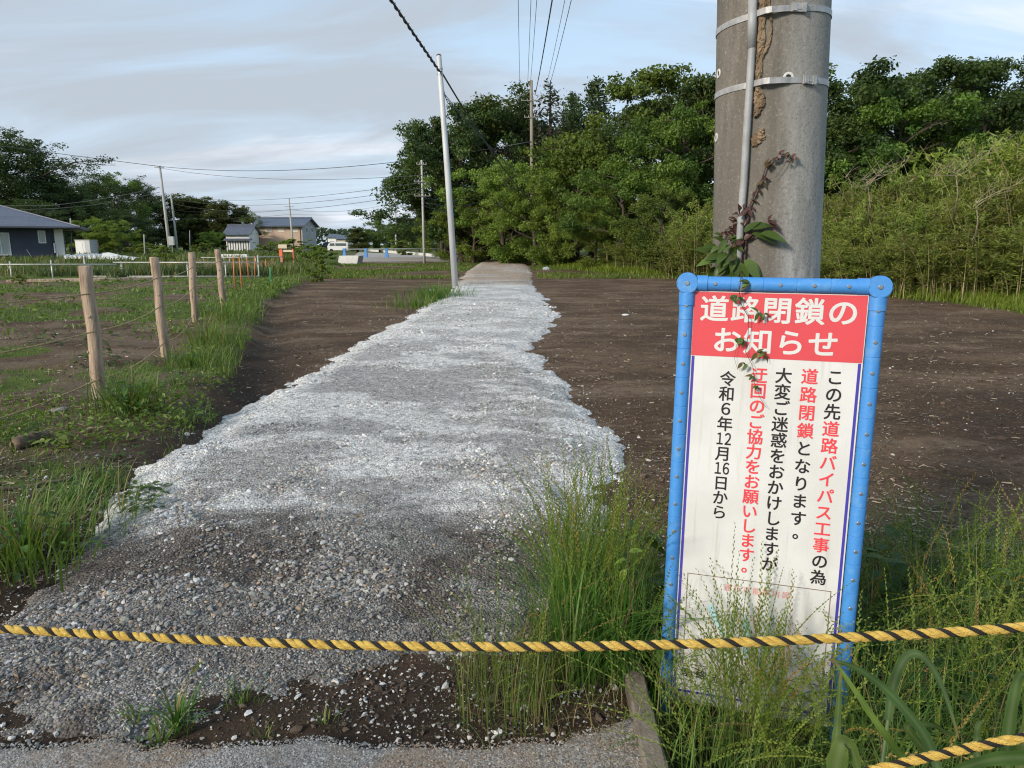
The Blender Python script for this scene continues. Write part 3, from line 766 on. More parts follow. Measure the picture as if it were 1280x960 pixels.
M_vleaf = leafmat('vine_leaf', .42, .25, 0)
M_vstem = surf('vine_stem', (.10, .055, .045), (.06, .04, .03), 20, .7)
vine = thing('climbing_vine', 'living green vine climbing the pole and trailing over the notice heading', 'vine', psurf(928, 330))
def vv(p): return Vector(p) - vine.location
def vstem(pts, r0, r1):
    n = len(pts); MB().tube([vv(p) for p in pts], [r0 + (r1 - r0) * i / (n - 1) for i in range(n)], 6).build('stem', M_vstem, vine, smooth=True)
def leaf_mesh(L, W, fold=.18, curl=.25, n=7):
    """a leaf blade along +Y, tip curled down, midrib folded; verts, quads"""
    V, Fq = [], []
    for i in range(n + 1):
        f_ = i / n; w_ = W * .5 * (math.sin(math.pi * f_ ** .75) ** .85) if 0 < f_ < 1 else W * .02
        y = L * f_; z = -curl * L * f_ ** 2
        V += [(-w_, y, z + fold * w_ * 1.6), (0, y, z), (w_, y, z + fold * w_ * 1.6)]
    for i in range(n):
        o = i * 3
        Fq += [(o, o + 1, o + 4, o + 3), (o + 1, o + 2, o + 5, o + 4)]
    return np.array(V), np.array(Fq)
def place_leaves(name, specs, mat, parent, off):
    """specs: (point, direction, length, width, colour)"""
    VV, FF, CC = [], [], []; nb_ = 0
    for p, d, L, W, c_ in specs:
        V, Fq = leaf_mesh(L, W, random.uniform(.05, .3), random.uniform(.05, .5))
        y = Vector(d).normalized(); up = Vector((random.uniform(-.4, .4), -.6, .7)); x = y.cross(up).normalized(); z = x.cross(y)
        M3 = np.array([x, y, z]).T
        VV.append(V @ M3.T + np.array(Vector(p) - off)); FF.append(Fq + nb_); nb_ += len(V)
        CC.append(np.tile(np.array(c_) * random.uniform(.8, 1.2), (len(V), 1)))
    return mesh_np(name, np.concatenate(VV), np.concatenate(FF), mat, col=np.concatenate(CC), parent=parent, smooth=True)
G1, G2, GR = (.055, .105, .022), (.085, .15, .035), (.085, .045, .035)
st1 = [psurf(x_, y_, .012) for x_, y_ in ((930, 352), (931, 320), (934, 280), (938, 255), (946, 236), (953, 222), (958, 206), (967, 198), (976, 194), (985, 195), (990, 199))]
vstem(st1, .004, .0012)
vstem([psurf(x_, y_, .014) for x_, y_ in ((985, 195), (981, 206), (974, 216), (969, 222))], .0012, .0006)
st2 = [psurf(x_, y_, .02) for x_, y_ in ((930, 345), (926, 318), (916, 298), (907, 288), (906, 300))]
vstem(st2, .0035, .001)
vstem([psurf(x_, y_, .016) for x_, y_ in ((936, 300), (952, 290), (960, 276), (968, 284))], .002, .0008)
# one shoot hangs down over the board
def onboard(u_, v_, off=.02): return BO + BR @ Vector((u_, -off, v_))
def bpx(px, py, off=.02):
    a_, b_, c_ = ray(px, py); d = Vector((a_, b_, c_)); nrm = BR @ Vector((0, 1, 0)); o = Vector((0, 0, CH)); p0 = BO - nrm * off
    return o + d * (nrm.dot(p0 - o) / nrm.dot(d))
st3 = [psurf(927, 338, .03), bpx(926, 349, .045)] + [bpx(x_, y_, .02) for x_, y_ in ((924, 362), (926, 380), (936, 397), (935, 420), (932, 440), (941, 458), (943, 478), (950, 497), (958, 510))]
vstem(st3, .0016, .0006)
vstem([bpx(x_, y_, .016) for x_, y_ in ((921, 430), (918, 448), (922, 462), (932, 459), (938, 452))], .0006, .0004)
vs_ = []
def lf(p, dx, dz, L, col, W=None, dy=-.35): vs_.append((p, (dx, dy, dz), L, W or L * .48, col))
# dark green cluster on top of the frame
for (x_, y_, dx, dz, L) in ((905, 318, -.9, -.15, .075), (900, 326, -1, .05, .085), (893, 316, -1, .25, .080), (912, 322, -.5, -.5, .075), (918, 320, .1, -1, .075), (925, 328, .3, -1, .085), (930, 325, .8, -.6, .080), (903, 332, -.6, -.8, .065), (893, 333, -.2, -1, .075), (916, 338, -.1, -1, .07), (908, 305, -.8, .5, .06), (935, 330, .6, -.8, .07), (897, 308, -.8, .1, .06), (940, 345, .8, -.5, .05), (922, 312, -.3, .6, .05)):
    lf(psurf(x_, y_, .035), dx, dz, L, random.choice([G1, G1, G2]))
for (x_, y_, dx, dz, L) in ((936, 285, .9, .25, .075), (940, 292, 1, -.25, .095), (950, 292, 1, -.3, .095), (930, 290, .5, .6, .06)):
    lf(psurf(x_, y_, .03), dx, dz, L, G1)
for p in st1[2:]:                                       # reddish young leaves up the shoot
    for q in range(3):
        lf(p + Vector((random.uniform(-.01, .01), 0, random.uniform(-.02, .02))), random.uniform(-1, 1), random.uniform(-.9, .5), random.uniform(.018, .034), random.choice([GR, GR, (.10, .075, .03)]))
for (x_, y_) in ((905, 290), (918, 296), (924, 300), (912, 285), (925, 268), (921, 275), (917, 280), (928, 262), (960, 276), (966, 282), (930, 300), (935, 262)):
    for q in range(3): lf(psurf(x_, y_, .02), random.uniform(-1, 1), random.uniform(-.9, .7), random.uniform(.022, .042), GR)
for (x_, y_, L, n_) in ((937, 353, .042, 3), (912, 372, .035, 3), (923, 371, .03, 3), (948, 391, .032, 3), (955, 392, .028, 2), (918, 425, .032, 3), (927, 422, .028, 3), (946, 441, .030, 3), (955, 442, .032, 2), (928, 453, .022, 2), (934, 455, .022, 2), (941, 470, .022, 3), (945, 482, .018, 3)):
    for q in range(n_): lf(bpx(x_, y_, .022), random.uniform(-1, 1), random.uniform(-.9, .25), L * random.uniform(.7, 1.2), random.choice([G1, G2, (.10, .10, .03)]), dy=-.15)
for q in range(26):
    x_, y_ = random.gauss(912, 13), random.gauss(316, 16)
    lf(psurf(max(897, x_), y_, random.uniform(.02, .06)), random.uniform(-1, .6), random.uniform(-1, .4), random.uniform(.035, .065), random.choice([G1, G1, G2, (.07, .09, .03)]))
place_leaves('leaves', vs_, M_vleaf, vine, vine.location)

# ------------------------------------------------------------------ tiger rope across the road, tied to two stakes beyond the picture
M_ry = surf('yellow_rope_fibre', (.86, .61, .15), (.70, .44, .08), 220, .75, .7, 500, stretch=(.25, 1, 1))
M_rb = surf('black_rope_fibre', (.030, .026, .024), (.018, .016, .015), 200, .75, .7, 500, stretch=(.25, 1, 1))
def rope(label, pts, rr, pitch, group):
    root = thing('tiger_rope', label, 'rope', pts[0], group=group)
    P = [Vector(p) for p in pts]
    # even steps along a smooth line
    A = np.array(P); s_ = np.concatenate([[0], np.cumsum(np.linalg.norm(np.diff(A, axis=0), axis=1))]); n = int(s_[-1] / .0022)
    # catmull-rom through the points
    def cr(u_):
        k = min(max(np.searchsorted(s_, u_) - 1, 0), len(P) - 2); f_ = (u_ - s_[k]) / (s_[k + 1] - s_[k])
        p0, p1, p2, p3 = A[max(k - 1, 0)], A[k], A[k + 1], A[min(k + 2, len(P) - 1)]
        return .5 * (2 * p1 + (p2 - p0) * f_ + (2 * p0 - 5 * p1 + 4 * p2 - p3) * f_ ** 2 + (3 * p1 - p0 - 3 * p2 + p3) * f_ ** 3)
    uu = np.linspace(0, s_[-1], n); L = np.array([cr(q) for q in uu]); T_ = np.gradient(L, axis=0); T_ /= np.linalg.norm(T_, axis=1)[:, None]
    up = np.array([0, 0, 1.0]); B_ = np.cross(T_, up); B_ /= np.linalg.norm(B_, axis=1)[:, None]; N_ = np.cross(B_, T_)
    for k in range(3):
        ph = 2 * np.pi * (uu / pitch) + k * 2 * np.pi / 3
        cs, sn = np.cos(ph)[:, None], np.sin(ph)[:, None]
        Rr = rr * .46
        cen = L + (N_ * cs + B_ * sn) * Rr
        e1 = N_ * cs + B_ * sn; tan_ = np.gradient(cen, axis=0); tan_ /= np.linalg.norm(tan_, axis=1)[:, None]
        e2 = np.cross(tan_, e1); m_ = 10; rs = rr * (.62 if k < 2 else .50)
        V = np.stack([cen + (e1 * math.cos(a_) + e2 * math.sin(a_)) * rs for a_ in np.linspace(0, 2 * np.pi, m_, endpoint=False)], 1).reshape(-1, 3) - np.array(root.location)
        q = (np.arange(n - 1)[:, None] * m_ + np.arange(m_)[None]); q2 = (np.arange(n - 1)[:, None] * m_ + (np.arange(m_)[None] + 1) % m_)
        Fq = np.stack([q, q2, q2 + m_, q + m_], -1).reshape(-1, 4)
        mesh_np('strand', V, Fq, M_rb if k == 2 else M_ry, parent=root, smooth=True)
    return root
def rp(px, py, d): # point at camera depth d
    X, U = (px - 640) / 900 * d, (480 - py) / 900 * d
    return Vector((X, d * cp + U * sp, CH - d * sp + U * cp))
r1 = [rp(-760, 742, 1.06), rp(-300, 772, .99), rp(0, 786, .955), rp(210, 798, .925), rp(420, 806, .895), rp(640, 808.5, .865), rp(850, 805.5, .84), rp(1060, 797, .82), rp(1280, 784, .80), rp(1600, 752, .78), rp(2000, 700, .77)]
rope('yellow and black twisted rope stretched across the whole road', r1, .0056, .0302, 'tiger ropes')
r2 = [rp(2000, 760, .78), rp(1600, 868, .82), rp(1280, 922, .86), rp(1180, 942, .88), rp(1095, 962, .90), rp(900, 1010, .94), rp(640, 1050, .98)]
r2 += [Vector((-.6, .9, .55)), Vector((-1.62, 1.10, .50))]
rope('yellow and black twisted rope sagging low in the bottom right corner', r2, .0058, .031, 'tiger ropes')
M_stake = surf('stake_wood', (.36, .27, .18), (.24, .17, .11), 7, .85, .5, 30, stretch=(1, 1, .12))
for p, lb in ((r1[0], 'wooden stake holding the left end of the striped rope'), (r1[-1], 'wooden stake holding the right end of the striped rope')):
    o = MB().tube([(0, 0, -.3), (0, 0, .9), (0, 0, 1.22), (0, 0, 1.24)], [.037, .036, .034, .028], 20).build('rope_stake', M_stake, None, smooth=False)
    prop(o, lb, 'stake'); o.location = (p.x + (.04 if p.x > 0 else -.04), p.y, 0)

# ------------------------------------------------------------------ log fence along the field
M_log = surf('peeled_log', (.43, .325, .235), (.20, .14, .10), 16, .85, .8, 60, stretch=(1, 1, .10), contrast=(.40, .66), detail=8)
M_logend = surf('log_end', (.44, .36, .26), (.30, .23, .16), 30, .9)
posts = []
PST = [(127.5, 515, 107, 333, 15.2, 'thick peeled log post nearest the camera, first of the roped row'),
       (208, 458, 193, 322, 10.6, 'peeled log post second in the roped row beside the field'),
       (245, 412, 239, 316, 8.6, 'peeled log post third in the roped row beside the field'),
       (280, 387, 272, 312, 7.6, 'peeled log post fourth and farthest in the roped row by orange stakes')]
for bx_, by_, tx, ty, wpx, lb in PST:
    p = G(bx_, by_); p.z = float(hgt(p.x, p.y)); q = at(tx, ty, p.y + .03)
    d = p.y * cp + CH * sp; r_ = wpx / 900 * d * .5
    n = 14; ax = [p + (q - p) * f_ for f_ in np.linspace(-.2, 1, n)]
    ph = random.uniform(0, 6)
    ax = [a_ + Vector((math.sin(i * .9 + ph) * .006, math.cos(i * .7 + ph) * .005, 0)) for i, a_ in enumerate(ax)]
    root = thing('log_post', lb, 'fence post', p, group='log posts of the rope fence')
    rr = [r_ * (1.05 - .10 * i / n + random.uniform(-.025, .04)) for i in range(n)]
    m = MB().tube([a_ - p for a_ in ax], rr, 20)
    m.build('log', M_log, root, smooth=True)
    e = (ax[-1] - p); MB().tube([e, e + Vector((0, 0, .006))], [rr[-1] * .99, rr[-1] * .9], 20).build('cut_end', M_logend, root)
    # knots: small stubs of cut branches
    for kz in (.35, .62):
        c_ = (p + (q - p) * kz) - p; a_ = random.uniform(3.6, 5.6); dd = Vector((math.cos(a_), math.sin(a_), .3))
        MB().tube([c_ + dd * r_ * .6, c_ + dd * r_ * 1.14], [r_ * .35, r_ * .22], 10).build('knot', M_log, root, smooth=False)
    posts.append((p, q, r_))
M_frope = surf('weathered_rope', (.46, .34, .15), (.22, .17, .10), 30, .9, .5, 200)
for k, fz in enumerate((.80, .52, .16)):
    lb = ('top rope of the log post fence beside the field', 'middle rope of the log post fence beside the field', 'lowest rope of the log post fence, slack near the ground')[k]
    chain = []
    pl = [(Vector((-4.1, 3.9, .12)), Vector((-4.15, 3.9, 1.5)), .04)] + posts
    for i in range(len(pl) - 1):
        (p, q, r_), (p2, q2, r2_) = pl[i], pl[i + 1]
        a_, b_ = p + (q - p) * fz, p2 + (q2 - p2) * fz
        off = Vector((r_ * .6, -r_ * .9, 0)); off2 = Vector((r2_ * .6, -r2_ * .9, 0))
        sag = (.03, .05, .08)[k] * (b_ - a_).length / 3
        for j in range(12):
            f_ = j / 12; chain.append((a_ + off).lerp(b_ + off2, f_) + Vector((0, 0, -4 * sag * f_ * (1 - f_))))
    chain.append(b_ + off2)
    root = prop(MB().tube(chain, .0072, 6).build('fence_rope', M_frope), lb, 'rope', 'ropes of the log post fence')
root = thing('log_post', 'peeled log post of the roped row left of the picture edge', 'fence post', (-4.1, 3.9, .1), group='log posts of the rope fence')
MB().tube([(0, 0, -.3), (0, 0, 1.38)], [.062, .056], 16).build('log', M_log, root, smooth=False)

# ------------------------------------------------------------------ grass makers
def blades(base, h, width, lean, az, col, segs=5, tip=1.25, curl=2.0):
    N = len(base); t_ = np.linspace(0, 1, segs + 1)[None, :, None]
    d = np.stack([np.cos(az), np.sin(az), np.zeros(N)], 1)[:, None]; sd = np.stack([-np.sin(az), np.cos(az), np.zeros(N)], 1)[:, None]
    H_ = h[:, None, None]; L_ = lean[:, None, None]
    up = np.array([0, 0, 1.0])[None, None]
    P = base[:, None] + up * H_ * (t_ - .45 * L_ * t_ ** 2.4) + d * H_ * L_ * t_ ** curl
    W_ = width[:, None, None] * (np.minimum(1, .55 + 1.4 * t_) * (1 - t_) ** .75 + .02)
    V = np.stack([P - sd * W_ * .5, P + sd * W_ * .5], 2)
    c_ = col[:, None, None] * (1 + (tip - 1) * t_[..., None] * np.array([1.15, 1.0, .8])) * np.ones((1, 1, 2, 1))
    k = np.arange(segs)
    Fq = np.stack([2 * k, 2 * k + 1, 2 * k + 3, 2 * k + 2], 1)[None] + (np.arange(N) * (segs + 1) * 2)[:, None, None]
    return V.reshape(-1, 3), Fq.reshape(-1, 4), c_.reshape(-1, 3)
def stalks(base, h, lean, az, col, nsp=16, frac=.5, sp=.013, wid=.0024, headcol=(1.25, 1.1, .8)):
    """flowering rye-grass: a thin stem and a flat zigzag of spikelets along its upper part"""
    N = len(base); segs = 8
    V1, F1, C1 = blades(base, h, np.full(N, wid), lean, az, col, segs, 1.15)
    d = np.stack([np.cos(az), np.sin(az), np.zeros(N)], 1)[:, None]; up = np.array([0, 0, 1.0])[None, None]
    fr = frac if hasattr(frac, '__len__') else np.full(N, frac)
    t_ = (1 - fr[:, None]) + fr[:, None] * (np.arange(nsp)[None] / nsp)
    t_ = t_[..., None]; H_ = h[:, None, None]; L_ = lean[:, None, None]
    P = base[:, None] + up * H_ * (t_ - .45 * L_ * t_ ** 2.4) + d * H_ * L_ * t_ ** 2
    T_ = up * (1 - 1.08 * L_ * t_ ** 1.4) + d * 2 * L_ * t_; T_ = T_ / np.linalg.norm(T_, axis=-1, keepdims=True)
    ra = rng.uniform(0, 2 * np.pi, N); S_ = np.stack([np.cos(ra), np.sin(ra), np.zeros(N)], 1)[:, None]
    S_ = S_ - T_ * (S_ * T_).sum(-1, keepdims=True); S_ = S_ / np.linalg.norm(S_, axis=-1, keepdims=True)
    sg = np.where(np.arange(nsp) % 2 == 0, 1., -1.)[None, :, None]
    D_ = T_ * .95 + S_ * sg * .33; Nn = np.cross(T_, S_ * np.ones_like(T_))
    ln = sp * rng.uniform(.75, 1.2, (N, nsp, 1)) * (1 - .45 * ((t_ - (1 - fr[:, None, None])) / fr[:, None, None]) ** 3)
    Ax = P + D_ * ln; md = P + D_ * ln * .45 + S_ * sg * ln * .08
    wv = (Nn * .35 + np.cross(D_, Nn) * .9) * ln * .19; wv2 = Nn * ln * .16
    # two crossed blades make the little husk solid from every side
    V2 = np.stack([P, md + wv, Ax, md - wv, P, md + wv2, Ax, md - wv2], 2)
    n8 = (np.arange(N * nsp) * 8)[:, None, None]; F2 = (np.array([[0, 1, 2, 3], [4, 5, 6, 7]])[None] + n8).reshape(-1, 4)
    C2 = np.repeat((col * np.array(headcol))[:, None], nsp * 8, 1) * rng.uniform(.85, 1.15, (N, nsp, 1)).repeat(8, 1)
    return np.concatenate([V1, V2.reshape(-1, 3)]), np.concatenate([F1, F2 + len(V1)]), np.concatenate([C1, C2.reshape(-1, 3)])
def join(parts):
    V, Fq, Cc = [], [], []; o = 0
    for v, f, c in parts:
        V.append(v); Fq.append(f + o); Cc.append(c); o += len(v)
    return np.concatenate(V), np.concatenate(Fq), np.concatenate(Cc)
def grasscol(N, a=(.055, .118, .02), b=(.135, .215, .044), dry=.06):
    f_ = rng.random((N, 1)) ** 1.2; c = np.array(a) * (1 - f_) + np.array(b) * f_
    k = rng.random((N, 1)) < dry
    return np.where(k, np.array([.26, .20, .09]) * rng.uniform(.7, 1.2, (N, 1)), c)
def tuft(N, spread, h, col=None, wid=.007, lean=(.2, .9), segs=5, dry=.06):
    r_ = np.minimum(np.abs(rng.normal(0, spread, N)), spread * 1.9 * rng.random(N) ** .5); a_ = rng.uniform(0, 2 * np.pi, N)
    base = np.stack([r_ * np.cos(a_), r_ * np.sin(a_), np.full(N, -.01)], 1)
    hh = h * rng.uniform(.45, 1.1, N)
    return blades(base, hh, wid * rng.uniform(.6, 1.3, N), rng.uniform(*lean, N), a_ + rng.normal(0, .7, N), grasscol(N, dry=dry) if col is None else col, segs)
def leaves_on(specs):
    """broad leaf blades: (point, direction, length, width, colour) -> verts, quads, colours"""
    V_, F_, C_ = [], [], []; o = 0
    for p, d, L, W, c_ in specs:
        V, Fq = leaf_mesh(L, W, random.uniform(.05, .3), random.uniform(.1, .6), 5)
        y = Vector(d).normalized(); up = Vector((random.uniform(-.3, .3), random.uniform(-.3, .3), 1)); x = y.cross(up).normalized(); z = x.cross(y)
        V_.append(V @ np.array([x, y, z]) .reshape(3, 3) + np.array(p)); F_.append(Fq + o); o += len(V)
        C_.append(np.tile(np.array(c_) * random.uniform(.8, 1.2), (len(V), 1)))
    return np.concatenate(V_), np.concatenate(F_), np.concatenate(C_)
def weed(n, h, L, spread, cols=((.05, .10, .02), (.08, .14, .03))):
    sp_ = []
    for i in range(n):
        a_ = random.uniform(0, 2 * math.pi); z = h * random.random() ** .8; r_ = spread * random.random() * (1 - .35 * z / h)
        p = (r_ * math.cos(a_), r_ * math.sin(a_), z)
        sp_.append((p, (math.cos(a_), math.sin(a_), random.uniform(-.25, .55)), L * random.uniform(.6, 1.2), L * random.uniform(.38, .55), random.choice(cols)))
    return leaves_on(sp_)

def leafcloud(P, size, cols, aspect=.5, upbias=.5, out=None):
    """a leaf-sized folded quad at every point"""
    N = len(P)
    n = rng.normal(0, 1, (N, 3)); n[:, 2] += upbias * 2
    if out is not None: n += out * .8
    n /= np.linalg.norm(n, axis=1)[:, None]
    u_ = rng.normal(0, 1, (N, 3)); u_[:, 2] -= .35; u_ -= n * (u_ * n).sum(1)[:, None]; u_ /= np.linalg.norm(u_, axis=1)[:, None]
    v_ = np.cross(n, u_); s = size[:, None]
    V = np.stack([P - u_ * s * .5, P + v_ * s * aspect * .5 + n * s * .10, P + u_ * s * .5, P - v_ * s * aspect * .5 + n * s * .10], 1)
    return V.reshape(-1, 3), np.arange(N * 4).reshape(-1, 4), np.repeat(cols, 4, 0)
# ------------------------------------------------------------------ the grass round the notice board
parts = []
def patch(n, poly_px, hr, wid=.005, lean=(.05, .6), dry=.08, colr=None, seg=5):
    """grass blades over the ground under a patch of the photo; poly_px = (px0, px1, py_top, py_bottom) at the roots"""
    px0, px1, y0, y1 = poly_px
    pts = [G(random.uniform(px0, px1), random.uniform(y0, y1)) for _ in range(n)]
    b_ = np.array([(p.x, p.y, 0) for p in pts]); b_[:, 2] = hgt(b_[:, 0], b_[:, 1]) - .01
    return b_
def gblades(b_, hr, wid, lean, dry, a=(.055, .118, .02), bb=(.135, .215, .044), seg=5):
    N = len(b_)
    return blades(b_, rng.uniform(*hr, N), wid * rng.uniform(.6, 1.3, N), rng.uniform(*lean, N), rng.uniform(0, 2 * np.pi, N), grasscol(N, a, bb, dry), seg)
def gstalks(b_, hr, lean, dry=.1, a=(.115, .18, .036), bb=(.195, .26, .065), **k):
    N = len(b_)
    return stalks(b_, rng.uniform(*hr, N), rng.uniform(*lean, N), rng.uniform(0, 2 * np.pi, N), grasscol(N, a, bb, dry), **k)
def xy(n, x0, x1, y0, y1, soft=0.0):
    x = rng.uniform(x0, x1, n); y = rng.uniform(y0, y1, n)
    return np.stack([x, y, hgt(x, y) - .01], 1)
def clear_board(b_, keepfront=True):
    """nothing grows through the board, and what grows in front of it stays low"""
    L = (b_ - np.array(BO)) @ np.array(BR); k = (np.abs(L[:, 1]) > .03) | (np.abs(L[:, 0]) > .34)
    return b_[k]
def infront(b_):
    L = (b_ - np.array(BO)) @ np.array(BR); return (np.abs(L[:, 0]) < .33) & (L[:, 1] < 0) & (L[:, 1] > -1.2)
M_fg = M_grass
# 1 left of the board: tall bright stand
b1 = xy(1050, .17, .52, 2.36, 3.05); b1 = clear_board(b1)
parts.append(gblades(b1, (.24, .66), .0078, (.08, 1.1), .07, (.05, .125, .02), (.14, .25, .045)))
b1 = xy(230, .16, .52, 2.36, 3.15); b1 = clear_board(b1)
parts.append(gstalks(b1, (.50, .92), (.03, .45), sp=.0165, nsp=28, frac=.42, wid=.0028))
b1 = xy(260, .05, .30, 2.3, 2.75)
parts.append(gblades(b1, (.12, .46), .0042, (.08, .9), .15, (.07, .12, .02), (.15, .19, .045)))
# 2 sparse thin stand farther left
b1 = xy(70, -.20, .14, 2.12, 2.5); parts.append(gstalks(b1, (.26, .62), (.05, .7), sp=.012, nsp=22, frac=.42))
b1 = xy(260, -.20, .16, 2.12, 2.5); parts.append(gblades(b1, (.10, .40), .0036, (.05, .5), .25, (.07, .12, .02), (.16, .19, .05)))
b1 = xy(170, -.16, .42, 2.02, 2.34); parts.append(gblades(b1, (.05, .22), .0034, (.4, 1.3), .75))
# 3 in front of the board
b1 = xy(1150, .47, 1.2, 1.72, 2.42); b1 = clear_board(b1); k = infront(b1)
parts.append(gblades(b1[k][::2], (.12, .50), .0055, (.1, 1.2), .10))
parts.append(gblades(b1[~k], (.15, .50), .006, (.1, 1.2), .10))
b1 = xy(190, .50, 1.12, 1.85, 2.33); b1 = clear_board(b1); k = infront(b1)
parts.append(gstalks(b1[k], (.34, .74), (.05, .9), nsp=26, frac=.45, sp=.0165, wid=.0028))
b1 = xy(85, .68, .92, 1.95, 2.25); b1 = clear_board(b1)
parts.append(gstalks(b1, (.50, .84), (.03, .5), nsp=28, frac=.45, sp=.0165, wid=.0028))
# 4 right of the board: deep tangled stand
b1 = xy(4700, 1.12, 2.6, 1.75, 3.35); b1 = clear_board(b1)
parts.append(gblades(b1, (.16, .56), .0068, (.1, 1.3), .10, (.05, .112, .019), (.13, .21, .042)))
b1 = xy(620, 1.14, 2.7, 1.85, 3.35); b1 = clear_board(b1)
parts.append(gstalks(b1, (.42, .82), (.03, 1.1), sp=.018, nsp=26, frac=.42, wid=.003, a=(.105, .165, .034), bb=(.185, .24, .06)))
b1 = xy(800, .46, 1.12, 2.5, 3.2); b1 = clear_board(b1)
parts.append(gblades(b1, (.2, .6), .0055, (.05, .6), .1))
b1 = xy(50, 1.2, 1.9, 2.6, 3.3); parts.append(gblades(b1, (.75, 1.0), .0035, (.5, 1.1), .8, (.2, .2, .08), (.25, .24, .1), 8))
b1 = xy(2600, .50, 2.6, .9, 1.75); parts.append(gblades(b1, (.08, .36), .005, (.1, .9), .12))
V, Fq, Cc = join(parts)
prop(mesh_np('verge_grass', V, Fq, M_grass, col=Cc), kind='stuff')
# broad-leaved weeds in it
rw = []
for (x, y, n_, h_, L_, s_) in ((.50, 2.85, 26, .62, .13, .10), (.40, 2.75, 16, .30, .10, .12), (1.42, 2.95, 34, .52, .12, .26), (1.72, 3.0, 24, .42, .11, .22), (1.30, 2.7, 22, .36, .10, .2), (2.1, 2.8, 24, .40, .11, .25), (1.30, 2.25, 20, .25, .09, .22), (1.55, 2.4, 24, .30, .09, .25)):
    rw.append((x, y, n_, h_, L_, s_))
rlb = ['broad leaved weed poking out left of the board frame', 'low dark leaved weed at the foot of the tall grass left of the board', 'spreading broad leaved weed right of the board at the edge of bare soil', 'leafy green weed in the tall grass near the right edge', 'low leafy weed close behind the right leg of the board', 'leafy weed at the right picture edge above the rope', 'shaded leafy weed beside the right leg of the board', 'dark leafy weed under the tangled seed heads right of the board']
for (x, y, n_, h_, L_, s_), lb in zip(rw, rlb):
    V, Fq, Cc = weed(n_, h_, L_, s_)
    r_ = thing('leafy_weed', lb, 'weed', (x, y, float(hgt(x, y))), group='leafy weeds in the grass round the board')
    mesh_np('leaves', V, Fq, M_grass, col=Cc, parent=r_, smooth=True)
    m = MB()
    for q in range(5):
        a_ = random.uniform(0, 6.28); m.tube([(0, 0, -.02), (s_ * .35 * math.cos(a_), s_ * .35 * math.sin(a_), h_ * .5), (s_ * .6 * math.cos(a_), s_ * .6 * math.sin(a_), h_ * .95)], [.004, .003, .0012], 5)
    m.build('stem', M_vstem, r_, smooth=True)
# pale lobed leaf above the left grass
r_ = thing('young_vine_shoot', 'pale green lobed leaf shoot standing out in the tall grass left of the board', 'weed', (.34, 2.52, 0))
sp_ = []
for (px, py, dx, dz, L) in ((785, 676, .5, .9, .045), (786, 690, .8, .3, .05), (784, 700, -.8, .2, .045), (787, 706, .9, -.3, .05), (783, 712, -.6, -.7, .05)):
    sp_.append((rp(px, py, 2.55) - r_.location, (dx, -.2, dz), L, L * .6, (.16, .25, .04)))
V, Fq, Cc = leaves_on(sp_); mesh_np('leaves', V, Fq, M_grass, col=Cc, parent=r_, smooth=True)
MB().tube([(0, 0, 0), rp(790, 760, 2.55) - r_.location, rp(785, 705, 2.55) - r_.location, rp(785, 672, 2.55) - r_.location], [.003, .0025, .002, .001], 6).build('stem', M_vstem, r_, smooth=True)

# big broad grass leaves in the lower right corner
M_big = leafmat('broad_grass_leaf', .6, .38, 0, .12)
def bigleaf(pts, W, col, d0):
    """one broad grass leaf through photo points (px, py, depth); folded along a pale midrib"""
    P = dense([tuple(rp(a_, b_, c_)) for a_, b_, c_ in pts], 26); P = np.array(P)
    # smooth the polyline
    for _ in range(6): P[1:-1] = P[1:-1] * .5 + (P[:-2] + P[2:]) * .25
    n = len(P); T_ = np.gradient(P, axis=0); T_ /= np.linalg.norm(T_, axis=1)[:, None]
    view = P - np.array([0, 0, CH]); view /= np.linalg.norm(view, axis=1)[:, None]
    S_ = np.cross(T_, view); S_ /= np.linalg.norm(S_, axis=1)[:, None]; N_ = np.cross(S_, T_)
    f_ = np.linspace(0, 1, n)[:, None]; w_ = W * .78 * np.minimum(1, .6 + f_ * 1.6) * np.clip(1 - f_, 0, 1) ** .55 * .5 + .0006
    tw = .35 * np.sin(f_ * 2.2 + d0)
    S2 = S_ * np.cos(tw) + N_ * np.sin(tw); N2 = N_ * np.cos(tw) - S_ * np.sin(tw)
    cols_ = [(-1, .16), (-.55, .06), (-.06, .0), (.06, .0), (.55, .06), (1, .16)]
    rag = [1 + .10 * np.sin(f_ * 37 + d0 * 3) * np.sin(f_ * 11 + q) if q in (0, 5) else 1.0 for q in range(6)]
    V = np.stack([P + S2 * w_ * a_ * rag[q] - N2 * w_ * b_ * (1 + .8 * np.sin(f_ * 9 + q)) for q, (a_, b_) in enumerate(cols_)], 1).reshape(-1, 3)
    k = (np.arange(n - 1)[:, None] * 6 + np.arange(5)[None]).ravel(); Fq = np.stack([k, k + 1, k + 7, k + 6], 1)
    c_ = np.tile(np.array(col), (n * 6, 1)); c_ *= np.tile(np.array([1, .9, 1.0, 1.0, .9, 1])[None], (n, 1)).reshape(-1, 1)
    mid = np.tile(np.array([0, 0, 1, 1, 0, 0], bool)[None], (n, 1)).ravel(); c_[mid] = c_[mid] * .7 + np.array([.16, .19, .10]) * .3
    ff = np.repeat(f_[:, 0], 6); tipb = (sstep(ff + .05 * np.sin(np.arange(len(ff)) * 2.1), .90, .99) * .85)[:, None]; c_ = c_ * (1 - tipb) + np.array([.24, .17, .08]) * tipb
    c_ = c_ * (1 + .18 * np.sin(ff * 23 + d0)[:, None] * np.sin(ff * 7 + 1)[:, None])
    return V, Fq, c_
dkg, ltg, blg = (.055, .105, .026), (.13, .19, .035), (.065, .115, .042)
